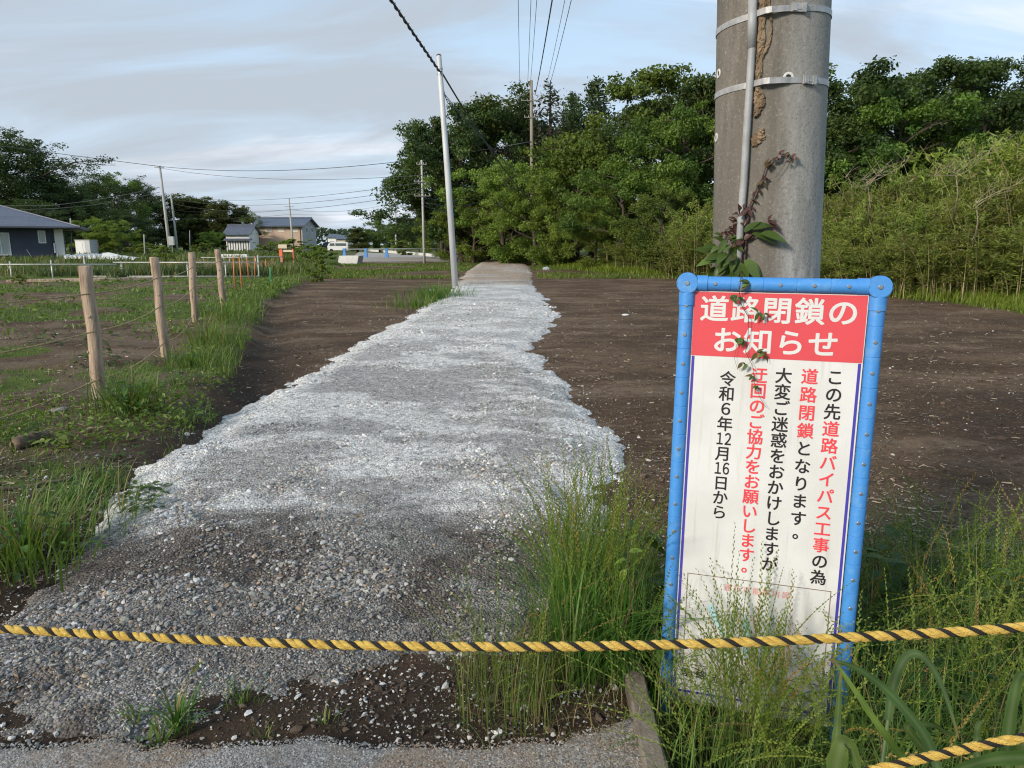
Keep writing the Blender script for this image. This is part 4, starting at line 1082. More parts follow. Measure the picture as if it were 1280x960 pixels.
plants = [
    ('young broad bladed grass plant with a long leaf pointing left at the board leg', (1172, 960, 1.5), [
        ([(1180, 985, 1.42), (1160, 920, 1.45), (1110, 862, 1.46), (1069, 832, 1.46), (1036, 825, 1.46)], .030, blg),
        ([(1160, 985, 1.40), (1126, 945, 1.40), (1085, 888, 1.40), (1060, 850, 1.42), (1044, 828, 1.44)], .021, ltg)]),
    ('broad bladed grass plant with one leaf arching over below the rope', (1190, 960, 1.7), [
        ([(1110, 900, 1.60), (1114, 860, 1.62), (1128, 822, 1.63), (1146, 812, 1.63), (1166, 832, 1.60), (1183, 870, 1.56), (1199, 925, 1.5)], .030, blg),
        ([(1195, 985, 1.52), (1150, 930, 1.55), (1128, 905, 1.56), (1170, 905, 1.56), (1188, 922, 1.54)], .026, dkg)]),
    ('short broad grass blade standing upright beside the right leg of the board', (1046, 985, 1.45), [
        ([(1043, 1000, 1.40), (1044, 941, 1.42), (1048, 890, 1.44), (1051, 838, 1.46)], .026, (.075, .12, .03)),
        ([(1040, 1010, 1.20), (1046, 955, 1.2), (1053, 925, 1.2), (1066, 936, 1.2), (1078, 985, 1.2)], .046, (.09, .14, .035))]),
    ('broad bladed grass plant cut by the right edge under the rope', (1268, 980, 1.4), [
        ([(1262, 1000, 1.38), (1258, 930, 1.40), (1266, 880, 1.41), (1273, 842, 1.42), (1282, 842, 1.42), (1300, 880, 1.4)], .032, dkg),
        ([(1275, 1000, 1.36), (1280, 920, 1.38), (1292, 860, 1.4)], .03, (.08, .12, .03)),
        ([(1225, 980, 1.46), (1220, 930, 1.48), (1222, 905, 1.48), (1230, 900, 1.48)], .02, blg)]),
    ('dark broad grass leaf lying flat along the bottom right corner', (1290, 985, 1.25), [
        ([(1360, 975, 1.2), (1290, 945, 1.22), (1240, 948, 1.24), (1195, 962, 1.25), (1170, 978, 1.25)], .036, dkg)])]
for lb, (px, py, d), lvs in plants:
    p = rp(*lvs[0][0][0]); gz0 = float(hgt(p.x, p.y))
    r_ = thing('broad_leaf_grass', lb, 'grass plant', (p.x, p.y + .02, gz0), group='broad bladed grass plants by the rope')
    for q, (pts, W, col) in enumerate(lvs):
        V, Fq, c_ = bigleaf(pts, W, col, q * 1.3); mesh_np('leaf', V - np.array(r_.location), Fq, M_big, col=c_, parent=r_, smooth=True)
        s0 = rp(*pts[0]) - r_.location
        MB().tube([(0, 0, -.02), s0 * .5 + Vector((0, 0, .02)), s0], [.007, .006, .004], 8).build('stem', surf('grass_stem', (.10, .15, .05), (.07, .11, .035), 10, .5) if 'grass_stem' not in bpy.data.materials else bpy.data.materials['grass_stem'], r_, smooth=True)

# ------------------------------------------------------------------ tufts and weeds on the left and in the near gravel
GRP = 'grass tufts beside the gravel path'
tuf = [ # px, py of the root, count, spread m, height, blade width, label
    (168, 535, 330, .26, .50, .011, 'big grass clump right beside the nearest log post'),
    (150, 500, 90, .22, .34, .010, 'grass clump just behind the nearest log post'),
    (30, 700, 420, .36, .44, .012, 'big dense weed clump cut by the left edge next to the gravel'),
    (90, 640, 110, .20, .30, .010, 'thin grass tuft above the big clump at the left edge'),
    (130, 615, 60, .10, .26, .008, 'small grass tuft beside the pale gravel tip'),
    (222, 905, 42, .045, .19, .011, 'grass tuft sprouting at the asphalt edge with one seed head'),
    (200, 930, 26, .035, .12, .012, 'short wide bladed tuft leaning over the asphalt edge'),
    (172, 900, 14, .025, .14, .010, 'small two leaved sprout in the dark soil left of the seed head tuft'),
    (300, 880, 30, .06, .12, .006, 'thin weed tuft in dark soil right of the seed head tuft'),
    (405, 905, 14, .03, .10, .006, 'tiny sprout in dark soil near the bottom middle'),
    (330, 920, 12, .03, .07, .006, 'tiny flat weed at the asphalt edge'),
    (545, 375, 520, .75, .62, .022, 'bright grass clump left of the white steel pole foot'),
    (520, 384, 240, .65, .40, .022, 'low grass spreading left from the pole foot clump'),
    (262, 440, 240, .35, .62, .012, 'tall grass clump beside the third log post'),
    (240, 470, 150, .35, .34, .012, 'low grass between second and third log posts'),
    (285, 415, 240, .45, .66, .013, 'tall grass clump on the bank beyond the fourth log post'),
    (225, 500, 90, .30, .26, .010, 'low grass at the foot of the second log post'),
    (232, 545, 60, .16, .22, .009, 'small tuft on the dark bank between post and gravel')]
for (px, py, n_, s_, h_, wd_, lb) in tuf:
    p = G(px, py); z = float(hgt(p.x, p.y))
    r_ = thing('grass_tuft', lb, 'grass', (p.x, p.y, z), group=GRP)
    pl = [tuft(n_, s_, h_, wid=wd_, lean=(.15, 1.0))]
    if px == 222:
        bb_ = np.array([[.0, 0, 0]]); pl.append(stalks(bb_, np.array([.27]), np.array([.35]), np.array([.35]), np.array([[.17, .21, .05]]), nsp=30, frac=.25, sp=.011, wid=.003))
    V, Fq, Cc = join(pl)
    mesh_np('blades', V, Fq, M_grass, col=Cc, parent=r_)
    if n_ >= 60 and py > 440:
        V, Fq, Cc = weed(int(n_ * .22), h_ * .55, .06 if py > 560 else .085, s_ * 1.3); mesh_np('leaves', V, Fq, M_grass, col=Cc, parent=r_, smooth=True)
wds = [(545 - 370, 640 - 5, 70, .09, .06, .20, 'flat dark weed mat lying over the gravel tip on the left'),
       (178, 652, 46, .07, .05, .13, 'low dark leaved weed at the lower end of the gravel tip'),
       (75, 585, 24, .14, .09, .12, 'pale yellow green weed near the old stump by the left edge'),
       (145, 592, 26, .10, .06, .22, 'creeping weed on dark soil above the gravel tip'),
       (125, 470, 60, .40, .11, .30, 'leafy weed clump left of the second log post'),
       (60, 420 + 20, 50, .22, .10, .40, 'sprawling weed in the bare field left of the nearest log post'),
       (35, 545 + 25, 16, .10, .07, .16, 'small sprout in the bare field at the left edge'),
       (835, 830, 60, .30, .10, .14, 'dark leaved weed between the kerb and the left leg of the board')]
for (px, py, n_, h_, L_, s_, lb) in wds:
    p = G(px, py); z = max(float(hgt(p.x, p.y)), float(path_z(np.array([p.x]), np.array([p.y]))[0][0]) if xl(p.y) < p.x < xr(p.y) else -9)
    r_ = thing('ground_weed', lb, 'weed', (p.x, p.y, z - .01), group='low weeds on the bare soil')
    V, Fq, Cc = weed(n_, h_, L_, s_, ((.05, .09, .02), (.075, .12, .028)) if 'pale' not in lb else ((.14, .19, .03), (.18, .22, .04)))
    mesh_np('leaves', V, Fq, M_grass, col=Cc, parent=r_, smooth=True)

# turf that nobody could count: field weeds, bank grass, wood edge
def scatter(n, x0, x1, y0, y1, dens, power=1.0):
    y = (y0 ** (1 - power) + rng.random(n) * (y1 ** (1 - power) - y0 ** (1 - power))) ** (1 / (1 - power)) if power != 1 else y0 * (y1 / y0) ** rng.random(n)
    x = x0(y) + (x1(y) - x0(y)) * rng.random(n)
    k = rng.random(n) < dens(x, y); x, y = x[k], y[k]
    return np.stack([x, y, hgt(x, y) - .01], 1)
parts = []
b1 = scatter(42000, lambda y: xbank(y) - y * .8, lambda y: xbank(y) - .02, 4.5, 34, lambda x, y: np.clip(.95 * sstep(fbm(x, y, 1.6, 4, 9) - .09 * (1 - sstep(y, 5, 8)) + .05 * sstep(y, 6, 9) + (.02 + .22 * sstep(y, 6, 11)) * np.exp(-((xbank(y) - x) / (.35 + .05 * y)) ** 2), .49, .63), 0, 1))
d_ = np.clip(b1[:, 1] / 9, .8, 3.2); N = len(b1)
bk = np.exp(-((xbank(b1[:, 1]) - b1[:, 0]) / .8) ** 2) * sstep(b1[:, 1], 6, 10)
parts.append(blades(b1, (.09 + .24 * bk) * rng.uniform(.5, 1.3, N) * np.clip(d_, 1, 1.35), .0085 * d_ * rng.uniform(.6, 1.3, N), rng.uniform(.2, 1.0, N), rng.uniform(0, 6.28, N), grasscol(N, (.075, .12, .018), (.17, .22, .045), .06), 3))
V, Fq, Cc = join(parts); prop(mesh_np('field_grass', V, Fq, M_grass, col=Cc), kind='stuff')
b1 = scatter(60000, lambda y: xbank(y) - y * .75, lambda y: xbank(y) + .05, 5.0, 30, lambda x, y: np.clip(sstep(fbm(x, y, .9, 3, 19), .50, .62) * (.25 + .75 * np.exp(-((xbank(y) - x) / (.5 + .07 * y)) ** 2)), 0, 1))
N = len(b1); b1[:, 2] += rng.random(N) ** 1.5 * .22 * (.35 + fbm(b1[:, 0], b1[:, 1], .6, 2, 29)); hue = rng.random((N, 1))
V, Fq, Cc = leafcloud(b1, rng.uniform(.03, .085, N) * np.clip(b1[:, 1] / 9, .8, 2.4), np.array([.075, .125, .022]) * (1 - hue) + np.array([.16, .23, .045]) * hue, .5, .7)
prop(mesh_np('ground_cover', V, Fq, M_grass, col=Cc), kind='stuff')
b1 = scatter(70000, lambda y: xwood(y) - .6, lambda y: xwood(y) + 2.6, 13, 62, lambda x, y: np.clip(.15 + .85 * sstep(x - xwood(y), -.5, .6), 0, 1))
N = len(b1); d_ = np.clip(b1[:, 1] / 20, .8, 3)
V, Fq, Cc = blades(b1, rng.uniform(.10, .50, N), .022 * d_ * rng.uniform(.6, 1.3, N), rng.uniform(.2, .9, N), rng.uniform(0, 6.28, N), grasscol(N, (.09, .16, .018), (.19, .27, .04), .04), 3)
prop(mesh_np('wood_edge_grass', V, Fq, M_grass, col=Cc), kind='stuff')
b1 = scatter(30000, lambda y: xbank(y) - .8, lambda y: np.minimum(xwood(y) + .5, xbank(y) + 40), 34, 58, lambda x, y: np.clip(sstep(fbm(x, y, 4, 3, 4), .36, .52) * ((x < xl(y) - .2) | (x > xr(y) + .3)), 0, 1))
N = len(b1)
V, Fq, Cc = blades(b1, rng.uniform(.06, .26, N), .05 * rng.uniform(.6, 1.3, N), rng.uniform(.2, .9, N), rng.uniform(0, 6.28, N), grasscol(N, (.07, .11, .015), (.15, .19, .035), .06), 3)
prop(mesh_np('clearing_grass', V, Fq, M_grass, col=Cc), kind='stuff')
b1 = scatter(30000, lambda y: -y * .85, lambda y: -y * .265, 34, 140, lambda x, y: np.clip(sstep(fbm(x * .25, y, 5, 3, 14), .36, .55), 0, 1))
N = len(b1); d_ = b1[:, 1] / 34
V, Fq, Cc = blades(b1, rng.uniform(.2, .8, N), .05 * d_ * rng.uniform(.6, 1.3, N), rng.uniform(.2, .9, N), rng.uniform(0, 6.28, N), grasscol(N, (.05, .085, .02), (.12, .15, .04), .08), 3)
prop(mesh_np('crop_leaves', V, Fq, M_grass, col=Cc), kind='stuff')

# ------------------------------------------------------------------ trees
def limb_tube(m, p, q, r0, r1, n=6, bend=.15, k=5):
    p, q = Vector(p), Vector(q); L = (q - p).length; b_ = Vector((random.uniform(-1, 1), random.uniform(-1, 1), random.uniform(-.2, .8))) * bend * L
    pts = [p.lerp(q, i / k) + b_ * math.sin(math.pi * i / k) for i in range(k + 1)]
    m.tube(pts, [r0 + (r1 - r0) * i / k for i in range(k + 1)], n, cap=False)
    return pts
def broadleaf(seed, nclump=95, leaves=105, ls=.20, low=.16, wide=.40, cA=(.045, .075, .018), cB=(.085, .125, .028), top=.92, open_=.0, upright=0.0, cl=1.0, jit=.38):
    """unit tree 1 m tall per 1 unit: built 10 m tall; returns trunk mesh and crown mesh"""
    random.seed(seed); global rng; rng = np.random.default_rng(seed)
    H = 10.0; m = MB()
    tr = [Vector((math.sin(i * 1.1 + seed) * .10 * i / 3, math.cos(i * .9 + seed) * .10 * i / 3, H * .82 * i / 9)) for i in range(10)]
    tr[0].z = -.6
    m.tube(tr, [.26 * (1 - i / 9.6) + .025 for i in range(10)], 10, cap=False)
    cen = []; 
    nl = 15
    for i in range(nl):
        f_ = low + (.95 - low) * (i + .5) / nl; z = H * f_
        b_ = tr[min(int(f_ / .82 * 9), 8)].copy(); b_.z = z * .86
        a_ = i * 2.4 + random.uniform(-.5, .5)
        env = math.sin(math.pi * min(1, max(0, (f_ - low * .55) / (1.02 - low * .55))) ** .8) ** .6
        L = H * wide * env * random.uniform(.7, 1.12)
        q = b_ + Vector((math.cos(a_) * L, math.sin(a_) * L, L * random.uniform(.15, .55) + upright * L))
        q.z = min(q.z, H * .97)
        pts = limb_tube(m, b_, q, .085 * (1 - f_ * .6) + .02, .02, 6, .12)
        for j in range(5):
            s_ = pts[random.randint(2, 5)]; a2 = a_ + random.uniform(-1.2, 1.2); l2 = L * random.uniform(.2, .45)
            e_ = s_ + Vector((math.cos(a2) * l2, math.sin(a2) * l2, l2 * random.uniform(-.1, .7)))
            limb_tube(m, s_, e_, .026, .008, 4, .15, 3); cen.append(e_)
        cen.append(q); cen.append(pts[4])
    trunk = m.build('trunk', M_bark, link=False, smooth=True)
    for j in range(10): cen.append(Vector((random.uniform(-.8, .8), random.uniform(-.8, .8), H * random.uniform(.82, .97))))
    C0 = np.array([tuple(c_) for c_ in cen]); idx = rng.integers(0, len(C0), nclump)
    Cc = C0[idx] * np.array([1, 1, 1]) + rng.normal(0, jit, (nclump, 3)); Cc[:, :2] *= (1 - .16 * (jit > .5)); Cc[:, 2] = np.clip(Cc[:, 2], H * low * .7, H * .985)
    rad = rng.uniform(.42, .95, nclump) * (1.25 - .45 * Cc[:, 2] / H) * cl
    hue = rng.random(nclump)
    n_ = (leaves * (rad / .7 / cl) ** 2).astype(int); ci = np.repeat(np.arange(nclump), n_); N = len(ci)
    d = rng.normal(0, 1, (N, 3)); d /= np.linalg.norm(d, axis=1)[:, None]; r_ = rng.random(N) ** .45
    # leaf sprays: each clump is a flattened bunch with ragged tips
    off = d * (r_ * rad[ci] * rng.uniform(.8, 1.25, N))[:, None] * np.array([1, 1, .62])
    P = Cc[ci] + off
    col = (np.array(cA) * (1 - hue[ci])[:, None] + np.array(cB) * hue[ci][:, None]) * rng.uniform(.72, 1.28, (N, 1))
    V, Fq, K = leafcloud(P, ls * rng.uniform(.6, 1.25, N), col, .55, .5, d * .6)
    crown = mesh_np('crown', V, Fq, M_leaf, col=K, link=False)
    return trunk, crown
def conifer(seed, cA=(.036, .062, .022), cB=(.070, .105, .034), full=1.0, n=9000, wide=.27):
    random.seed(seed); global rng; rng = np.random.default_rng(seed)
    H = 10.0; m = MB(); m.tube([(0, 0, -.5), (0.03, 0, 4), (0, .03, 8), (0, 0, 9.9)], [.20, .14, .06, .012], 8, cap=False)
    P, Cl, Dd = [], [], []
    nb_ = 120
    for i in range(nb_):
        f_ = .10 + .88 * (i / nb_); z = H * f_; L = H * wide * (1 - f_) ** .85 * random.uniform(.82, 1.12) + .10
        if random.random() > full: continue
        a_ = i * 2.399; e_ = Vector((math.cos(a_) * L, math.sin(a_) * L, z + L * random.uniform(-.15, .30)))
        s_ = Vector((0, 0, z)); pts = limb_tube(m, s_, e_, .028 * (1 - f_) + .006, .005, 4, .05, 3)
        k = int(n / nb_ * (.35 + 1.3 * (1 - f_))); hue = random.random()
        for j in range(k):
            t_ = random.random() ** .6; p = s_.lerp(e_, t_) + Vector((random.gauss(0, .10), random.gauss(0, .10), random.gauss(-.06, .10))) * (1 + L * .5)
            P.append(tuple(p)); c_ = np.array(cA) * (1 - hue) + np.array(cB) * hue; Cl.append(c_ * random.uniform(.75, 1.25)); Dd.append((math.cos(a_), math.sin(a_), -.2))
    P = np.array(P); N = len(P)
    V, Fq, K = leafcloud(P, rng.uniform(.14, .30, N), np.array(Cl), .38, .2, np.array(Dd))
    return m.build('trunk', M_bark, link=False, smooth=True), mesh_np('crown', V, Fq, M_leaf, col=K, link=False)
def bamboo(seed, culms=34, leaves=6500, H=5.0, sx_=1.5, cA=(.075, .12, .018), cB=(.27, .31, .065), ls=.27):
    """a clump of thin dwarf bamboo: culms that lean out and narrow drooping leaves"""
    random.seed(seed); global rng; rng = np.random.default_rng(seed)
    m = MB(); tips = []
    for i in range(culms):
        x, y = random.gauss(0, sx_ * .5), random.gauss(0, sx_ * .5); h = H * random.uniform(.6, 1.05)
        ln = Vector((random.gauss(0, .35), random.gauss(0, .35), 0)) + Vector((x, y, 0)) * .25
        pts = [Vector((x, y, -.2)) + ln * (j / 6) ** 2.2 * 1.3 + Vector((0, 0, (h + .2) * (j / 6) * (1 - .06 * (j / 6)))) for j in range(7)]
        m.tube(pts, [.022 * (1 - j / 7) + .004 for j in range(7)], 5, cap=False); tips.append(np.array([tuple(p) for p in pts]))
    ci = rng.integers(0, culms, leaves); t_ = (.14 + .86 * rng.random(leaves) ** .62) * 6
    k = np.minimum(t_.astype(int), 5); f_ = (t_ - k)[:, None]; T = np.array(tips)
    P = T[ci, k] * (1 - f_) + T[ci, k + 1] * f_
    cl = rng.normal(0, 1, (culms * 14, 3)) * np.array([.42, .42, .30]); P = P + cl[(ci * 14 + (t_ * 2.3).astype(int))] + rng.normal(0, .12, (leaves, 3))
    P[:, 2] = np.maximum(P[:, 2], .12)
    hue = rng.random(culms * 14)[ci * 14 + (t_ * 2.3).astype(int)] * .7 + rng.random(leaves) * .3
    col = (np.array(cA) * (1 - hue)[:, None] + np.array(cB) * hue[:, None]) * rng.uniform(.75, 1.25, (leaves, 1))
    dry = (rng.random(leaves) < .07)[:, None]; col = np.where(dry, np.array([.25, .20, .10]), col)
    V, Fq, K = leafcloud(P, ls * rng.uniform(.7, 1.35, leaves), col, .22, .25)
    return m.build('culms', M_culm, link=False, smooth=True), mesh_np('foliage', V, Fq, M_bamboo, col=K, link=False)

KIND = {}
DK = dict(cA=(.036, .066, .018), cB=(.082, .125, .030)); MD = dict(cA=(.068, .118, .019), cB=(.145, .210, .034)); LT = dict(cA=(.118, .178, .026), cB=(.215, .285, .048))
for i in range(3): KIND['dark%d' % i] = broadleaf(11 + i, nclump=190, leaves=150, ls=.23, low=.10, wide=.46, **DK)
for i in range(3): KIND['mid%d' % i] = broadleaf(21 + i, nclump=180, leaves=150, ls=.23, low=.06, wide=.46, **MD)
for i in range(2): KIND['light%d' % i] = broadleaf(31 + i, nclump=170, leaves=150, ls=.23, low=.03, wide=.50, **LT)
for i in range(2): KIND['wood%d' % i] = broadleaf(91 + i, nclump=420, leaves=75, ls=.17, low=.02, wide=.47, cl=.80, jit=.52, cA=(.030, .054, .018), cB=(.070, .108, .030))
KIND['airy0'] = broadleaf(41, nclump=70, leaves=80, ls=.20, low=.22, **MD)
for i in range(2): KIND['bush%d' % i] = broadleaf(51 + i, nclump=95, leaves=120, ls=.42, low=.02, wide=.52, **LT)
KIND['column0'] = broadleaf(61, nclump=150, leaves=130, ls=.26, low=.03, wide=.17, cA=(.06, .085, .02), cB=(.115, .135, .035), upright=.6)
for i in range(2): KIND['cone%d' % i] = conifer(71 + i)
KIND['cone2'] = conifer(75, full=.70, n=4200, wide=.25, cA=(.045, .06, .03), cB=(.09, .10, .055))
_kids = {}
def tree(kind, px, ytop, y, wid=None, label='', group=None, cat='tree', name=None, base=None, turn=None):
    """a tree whose top reaches photo row ytop at distance y; wid = crown width over height"""
    tk, ck = KIND[kind]; x = XX(px, y); z0 = float(hgt(x, y)) if base is None else base
    h = ZZ(ytop, y) - z0; s = h / 9.9; q = wid or 1.0
    nm = name or {'cone': 'conifer_tree', 'bush': 'bush', 'colu': 'columnar_tree'}.get(kind[:4], 'broadleaf_tree')
    r_ = thing(nm, label, cat, (x, y, z0), random.uniform(0, 6.28) if turn is None else turn, group)
    r_.scale = (s * q, s * q, s)
    link_mesh('trunk', tk, r_); link_mesh('crown', ck, r_)
    return r_
random.seed(5)
GW = 'trees of the wood on the right'
T_R = [ # kind, px, top row, distance, width, label
    ('dark0', 576, 132, 60, .84, 'tall dark broadleaf tree at the left end of the wood, behind the white steel pole'),
    ('dark1', 606, 128, 64, 1.05, 'dark round topped tree just right of the white steel pole in the wood'),
    ('dark2', 634, 138, 66, .85, 'dark tree left of the brown utility pole, in line with its top'),
    ('dark0', 552, 150, 66, .56, 'lower dark tree at the far left corner of the wood beside the distant pole'),
    ('cone0', 656, 114, 62, 1.0, 'dark pointed conifer directly behind the brown utility pole'),
    ('cone2', 686, 100, 60, 1.25, 'thin grey see-through conifer right of the brown utility pole'),
    ('cone1', 713, 114, 60, 1.05, 'narrow dark conifer between the thin grey conifer and the tall spire'),
    ('cone0', 741, 96, 58, 1.2, 'tall dark conifer spire standing left of the big bright crown'),
    ('mid0', 742, 172, 46, .80, 'bright green tree with layered boughs left of the big crown'),
    ('mid1', 806, 84, 43, .95, 'biggest bright green tree crown left of the concrete pole'),
    ('dark1', 868, 94, 40, .92, 'large dark crown cut by the left side of the concrete pole'),
    ('mid2', 850, 128, 36, .80, 'mid green tree with bare limbs showing in its shaded lower crown'),
    ('dark2', 700, 185, 55, .9, 'dark mass of tree behind the sunlit bushes right of the brown pole'),
    ('dark0', 960, 96, 36, 1.0, 'dark tree mostly hidden behind the concrete pole'),
    ('dark2', 1072, 92, 34, 1.0, 'dark tree just right of the concrete pole'),
    ('mid2', 1112, 112, 31, .85, 'mid green spreading tree in front of the two darkest crowns on the right'),
    ('dark1', 1160, 72, 34, 1.05, 'tallest dark tree right of the concrete pole with feathery top'),
    ('dark0', 1212, 80, 36, .95, 'dark feathery crown second from the tallest towards the right edge'),
    ('airy0', 1262, 110, 34, .95, 'loose airy tree near the right edge with sky showing through'),
    ('dark2', 1330, 100, 36, 1.0, 'dark tree cut off by the right picture edge'),
    ('dark1', 790, 130, 54, .9, 'dark tree filling the wood behind the biggest bright crown'),
    ('dark0', 900, 128, 48, 1.1, 'deep wood tree seen beside the left flank of the concrete pole'),
    ('dark2', 1010, 120, 46, 1.1, 'deep wood tree hidden behind the right flank of the concrete pole'),
    ('dark1', 1130, 115, 44, 1.1, 'deep wood tree behind the dark crowns right of the pole'),
    ('dark0', 1250, 125, 44, 1.1, 'deep wood tree behind the airy tree near the right edge'),
    ('dark1', 1430, 96, 36, 1.1, 'dark tree standing wholly beyond the right picture edge, nearer one'),
    ('dark0', 1540, 92, 38, 1.1, 'dark tree standing wholly beyond the right picture edge, farther one'),
    ('dark1', 560, 236, 72, 1.9, 'low dark undergrowth tree behind the white pole at the wood end'),
    ('dark2', 612, 240, 72, 1.9, 'low dark undergrowth tree behind the first sunlit bushes of the wood'),
    ('dark0', 664, 236, 64, 1.9, 'low dark undergrowth tree behind the foot of the brown pole'),
    ('dark1', 720, 232, 58, 1.9, 'low dark undergrowth tree deep behind the layered bush')]
for k, px, yt, y, wq, lb in T_R: tree(k, px, yt, y * (1.22 if px > 690 else 1.09), wq * 1.08, lb, GW)
GB = 'bushes along the edge of the right wood'
B_R = [
    ('light0', 628, 196, 51, .95, 'sunlit bushy tree at the foot of the brown utility pole'),
    ('light1', 592, 238, 55, 1.1, 'light green bush right of the white pole, low at the wood edge'),
    ('light0', 668, 205, 47, .9, 'sunlit bush right of the brown pole with rounded bright top'),
    ('mid1', 720, 178, 42, .9, 'tall green bush in the middle of the wood edge over the path end'),
    ('light1', 566, 262, 60, 1.2, 'small light green bush left of the white pole at the wood end'),
    ('light0', 700, 238, 42, 1.0, 'bright bush directly above the far end of the gravel path'),
    ('mid0', 776, 196, 35, 1.0, 'wide green bush with flat layered boughs left of the concrete pole'),
    ('light1', 745, 262, 37, 1.0, 'low bright bush under the layered boughs'),
    ('light0', 640, 262, 52, 1.2, 'low bright bush behind the brown end of the path'),
    ('mid2', 828, 226, 31, .9, 'shaded bush left of the concrete pole above the tall grass')]
for k, px, yt, y, wq, lb in B_R: tree(k, px, yt, y * (1.22 if px > 680 else 1.13), wq, lb, GB, 'bush', 'bushy_tree')

# dwarf bamboo thicket in front of the wood
BAM = [bamboo(81 + i) for i in range(3)]
BAMD = [bamboo(91, leaves=4200, cA=(.075, .10, .025), cB=(.14, .165, .045))]
random.seed(9)
def bam(px, ytop, y, var=None, label='dwarf bamboo clump in the yellow green thicket along the right wood edge', group='dwarf bamboo clumps of the right thicket'):
    ck, fk = random.choice(BAM) if var is None else var
    y *= 1.30 - .00045 * max(px - 1000, 0)
    x = XX(px, y); z0 = float(hgt(x, y)); h = ZZ(ytop, y) - z0; s = max(h, .6) / 5.0
    r_ = thing('bamboo_clump', label, 'bamboo', (x, y, z0), random.uniform(0, 6.28), group)
    q = max(s, .62) * random.uniform(.85, 1.15); r_.scale = (q, q, s)
    link_mesh('culms', ck, r_); link_mesh('foliage', fk, r_)
for (px, yt, y) in ((1046, 236, 22.5), (1075, 222, 22), (1105, 226, 21), (1140, 214, 21), (1172, 200, 21), (1205, 186, 21), (1238, 170, 21), (1268, 158, 20), (1300, 150, 20), (1345, 150, 19.5), (1390, 150, 19),
                    (1058, 262, 20.6), (1092, 258, 20), (1126, 250, 19.4), (1160, 242, 19), (1196, 236, 18.6), (1232, 226, 18.2), (1268, 214, 18), (1306, 206, 17.6), (1350, 200, 17),
                    (1050, 300, 19.8), (1082, 304, 19.2), (1112, 296, 18.6), (1150, 290, 18.1), (1188, 288, 17.6), (1226, 282, 17.3), (1262, 276, 17), (1300, 272, 16.6), (1345, 268, 16.2),
                    (1440, 150, 18.5), (1500, 155, 18), (1570, 160, 17.5), (1640, 165, 17), (1400, 215, 16.6), (1460, 222, 16), (1530, 226, 15.6), (1600, 230, 15.2),
                    (1010, 240, 24), (985, 250, 24.5), (950, 250, 25.5)):
    bam(px, yt, y)
for (px, yt, y) in ((885, 246, 27), (862, 262, 28), (838, 276, 29.5), (812, 288, 31), (876, 286, 26.4), (848, 300, 27.6), (900, 280, 26), (920, 290, 25.2), (790, 298, 32.5)):
    bam(px, yt, y, None, 'dwarf bamboo clump in the low thicket left of the concrete pole', 'dwarf bamboo clumps left of the pole')
# bare dead branches sticking out of the thicket
M_dead = surf('dead_branch', (.33, .28, .20), (.22, .18, .12), 8, .85)
for kx, (px, py, y, n_, lb) in enumerate([(1080, 225, 19.6, 8, 'tangle of pale dead branches on the thicket just right of the concrete pole'), (1190, 215, 18.0, 6, 'pale dead branches among the bamboo in the middle of the right thicket'), (1215, 250, 17.6, 3, 'single pale leaning dead stem in the right thicket')]):
    p = at(px, py, y); m = MB(); random.seed(100 + kx); x = p.x; z0 = float(hgt(x, y)) - p.z
    m.tube([(.35, .3, -1.1), (.2, 0, -.5), (0, -.15, 0)], [.018, .015, .010], 6)
    for q in range(n_):
        a_ = random.uniform(0, 3.14); L = random.uniform(.5, 1.3); e_ = Vector((math.cos(a_) * L, random.uniform(-.5, -.1), math.sin(a_ * 2) * L * .35 + .1))
        pts = limb_tube(m, (0, -.15, random.uniform(-.3, 0)), e_, .010, .003, 5, .14)
        for w_ in range(3): s_ = pts[random.randint(2, 4)]; limb_tube(m, s_, s_ + Vector((random.uniform(-.5, .5), random.uniform(-.2, .1), random.uniform(.05, .5))), .007, .002, 4, .1, 3)
    o = m.build('dead_branch', M_dead, smooth=True); o.location = p; prop(o, lb, 'branch', 'dead branches in the thicket')

# left wood, far trees and garden shrubs
random.seed(15)
GL = 'trees of the dark wood on the left'
T_L = [
    ('wood0', 26, 166, 112, .95, 'huge dark evergreen crown behind the navy house, tallest on the left'),
    ('wood1', -30, 178, 108, .9, 'huge dark evergreen cut by the left picture edge'),
    ('wood0', 66, 208, 114, .85, 'dark tree on the right shoulder of the huge evergreen'),
    ('wood0', 90, 232, 112, 1.0, 'dark tree in the dip right of the huge evergreen'),
    ('wood1', 126, 218, 140, .85, 'dark tree with ragged top between the evergreen and the left utility pole'),
    ('mid2', 150, 216, 150, .75, 'highest mid green tree left of the left utility pole'),
    ('wood0', 178, 228, 156, .85, 'dark tree directly left of the left utility pole'),
    ('wood0', 112, 250, 118, 1.0, 'low dark tree above the white shed'),
    ('column0', 232, 243, 160, 1.6, 'feathery narrow tree just right of the left utility poles'),
    ('wood1', 208, 246, 162, 1.0, 'dark low crown directly behind the left utility pole'),
    ('column0', 255, 246, 164, 1.7, 'feathery narrow tree, second right of the left utility poles'),
    ('column0', 279, 250, 158, 1.3, 'feathery narrow tree, third right of the left utility poles'),
    ('column0', 302, 256, 162, 1.3, 'last feathery tree of the left wood above the white storehouse'),
    ('wood0', 160, 262, 112, 1.2, 'low dark tree behind the yellow green garden tree'),
    ('wood0', 240, 268, 158, .9, 'low dark tree right of the left utility poles in front of feathery crowns'),
    ('wood1', 284, 274, 160, 1.0, 'low dark tree left of the white storehouse'),
    ('airy0', 319, 266, 150, .9, 'small loose tree peeping between storehouse and tan house'),
    ('wood0', 40, 250, 100, 1.3, 'low dark tree right behind the navy house roof')]
for k, px, yt, y, wq, lb in T_L: tree(k, px, yt, y, wq * (1.5 if px < 150 else 1.25), lb, GL)
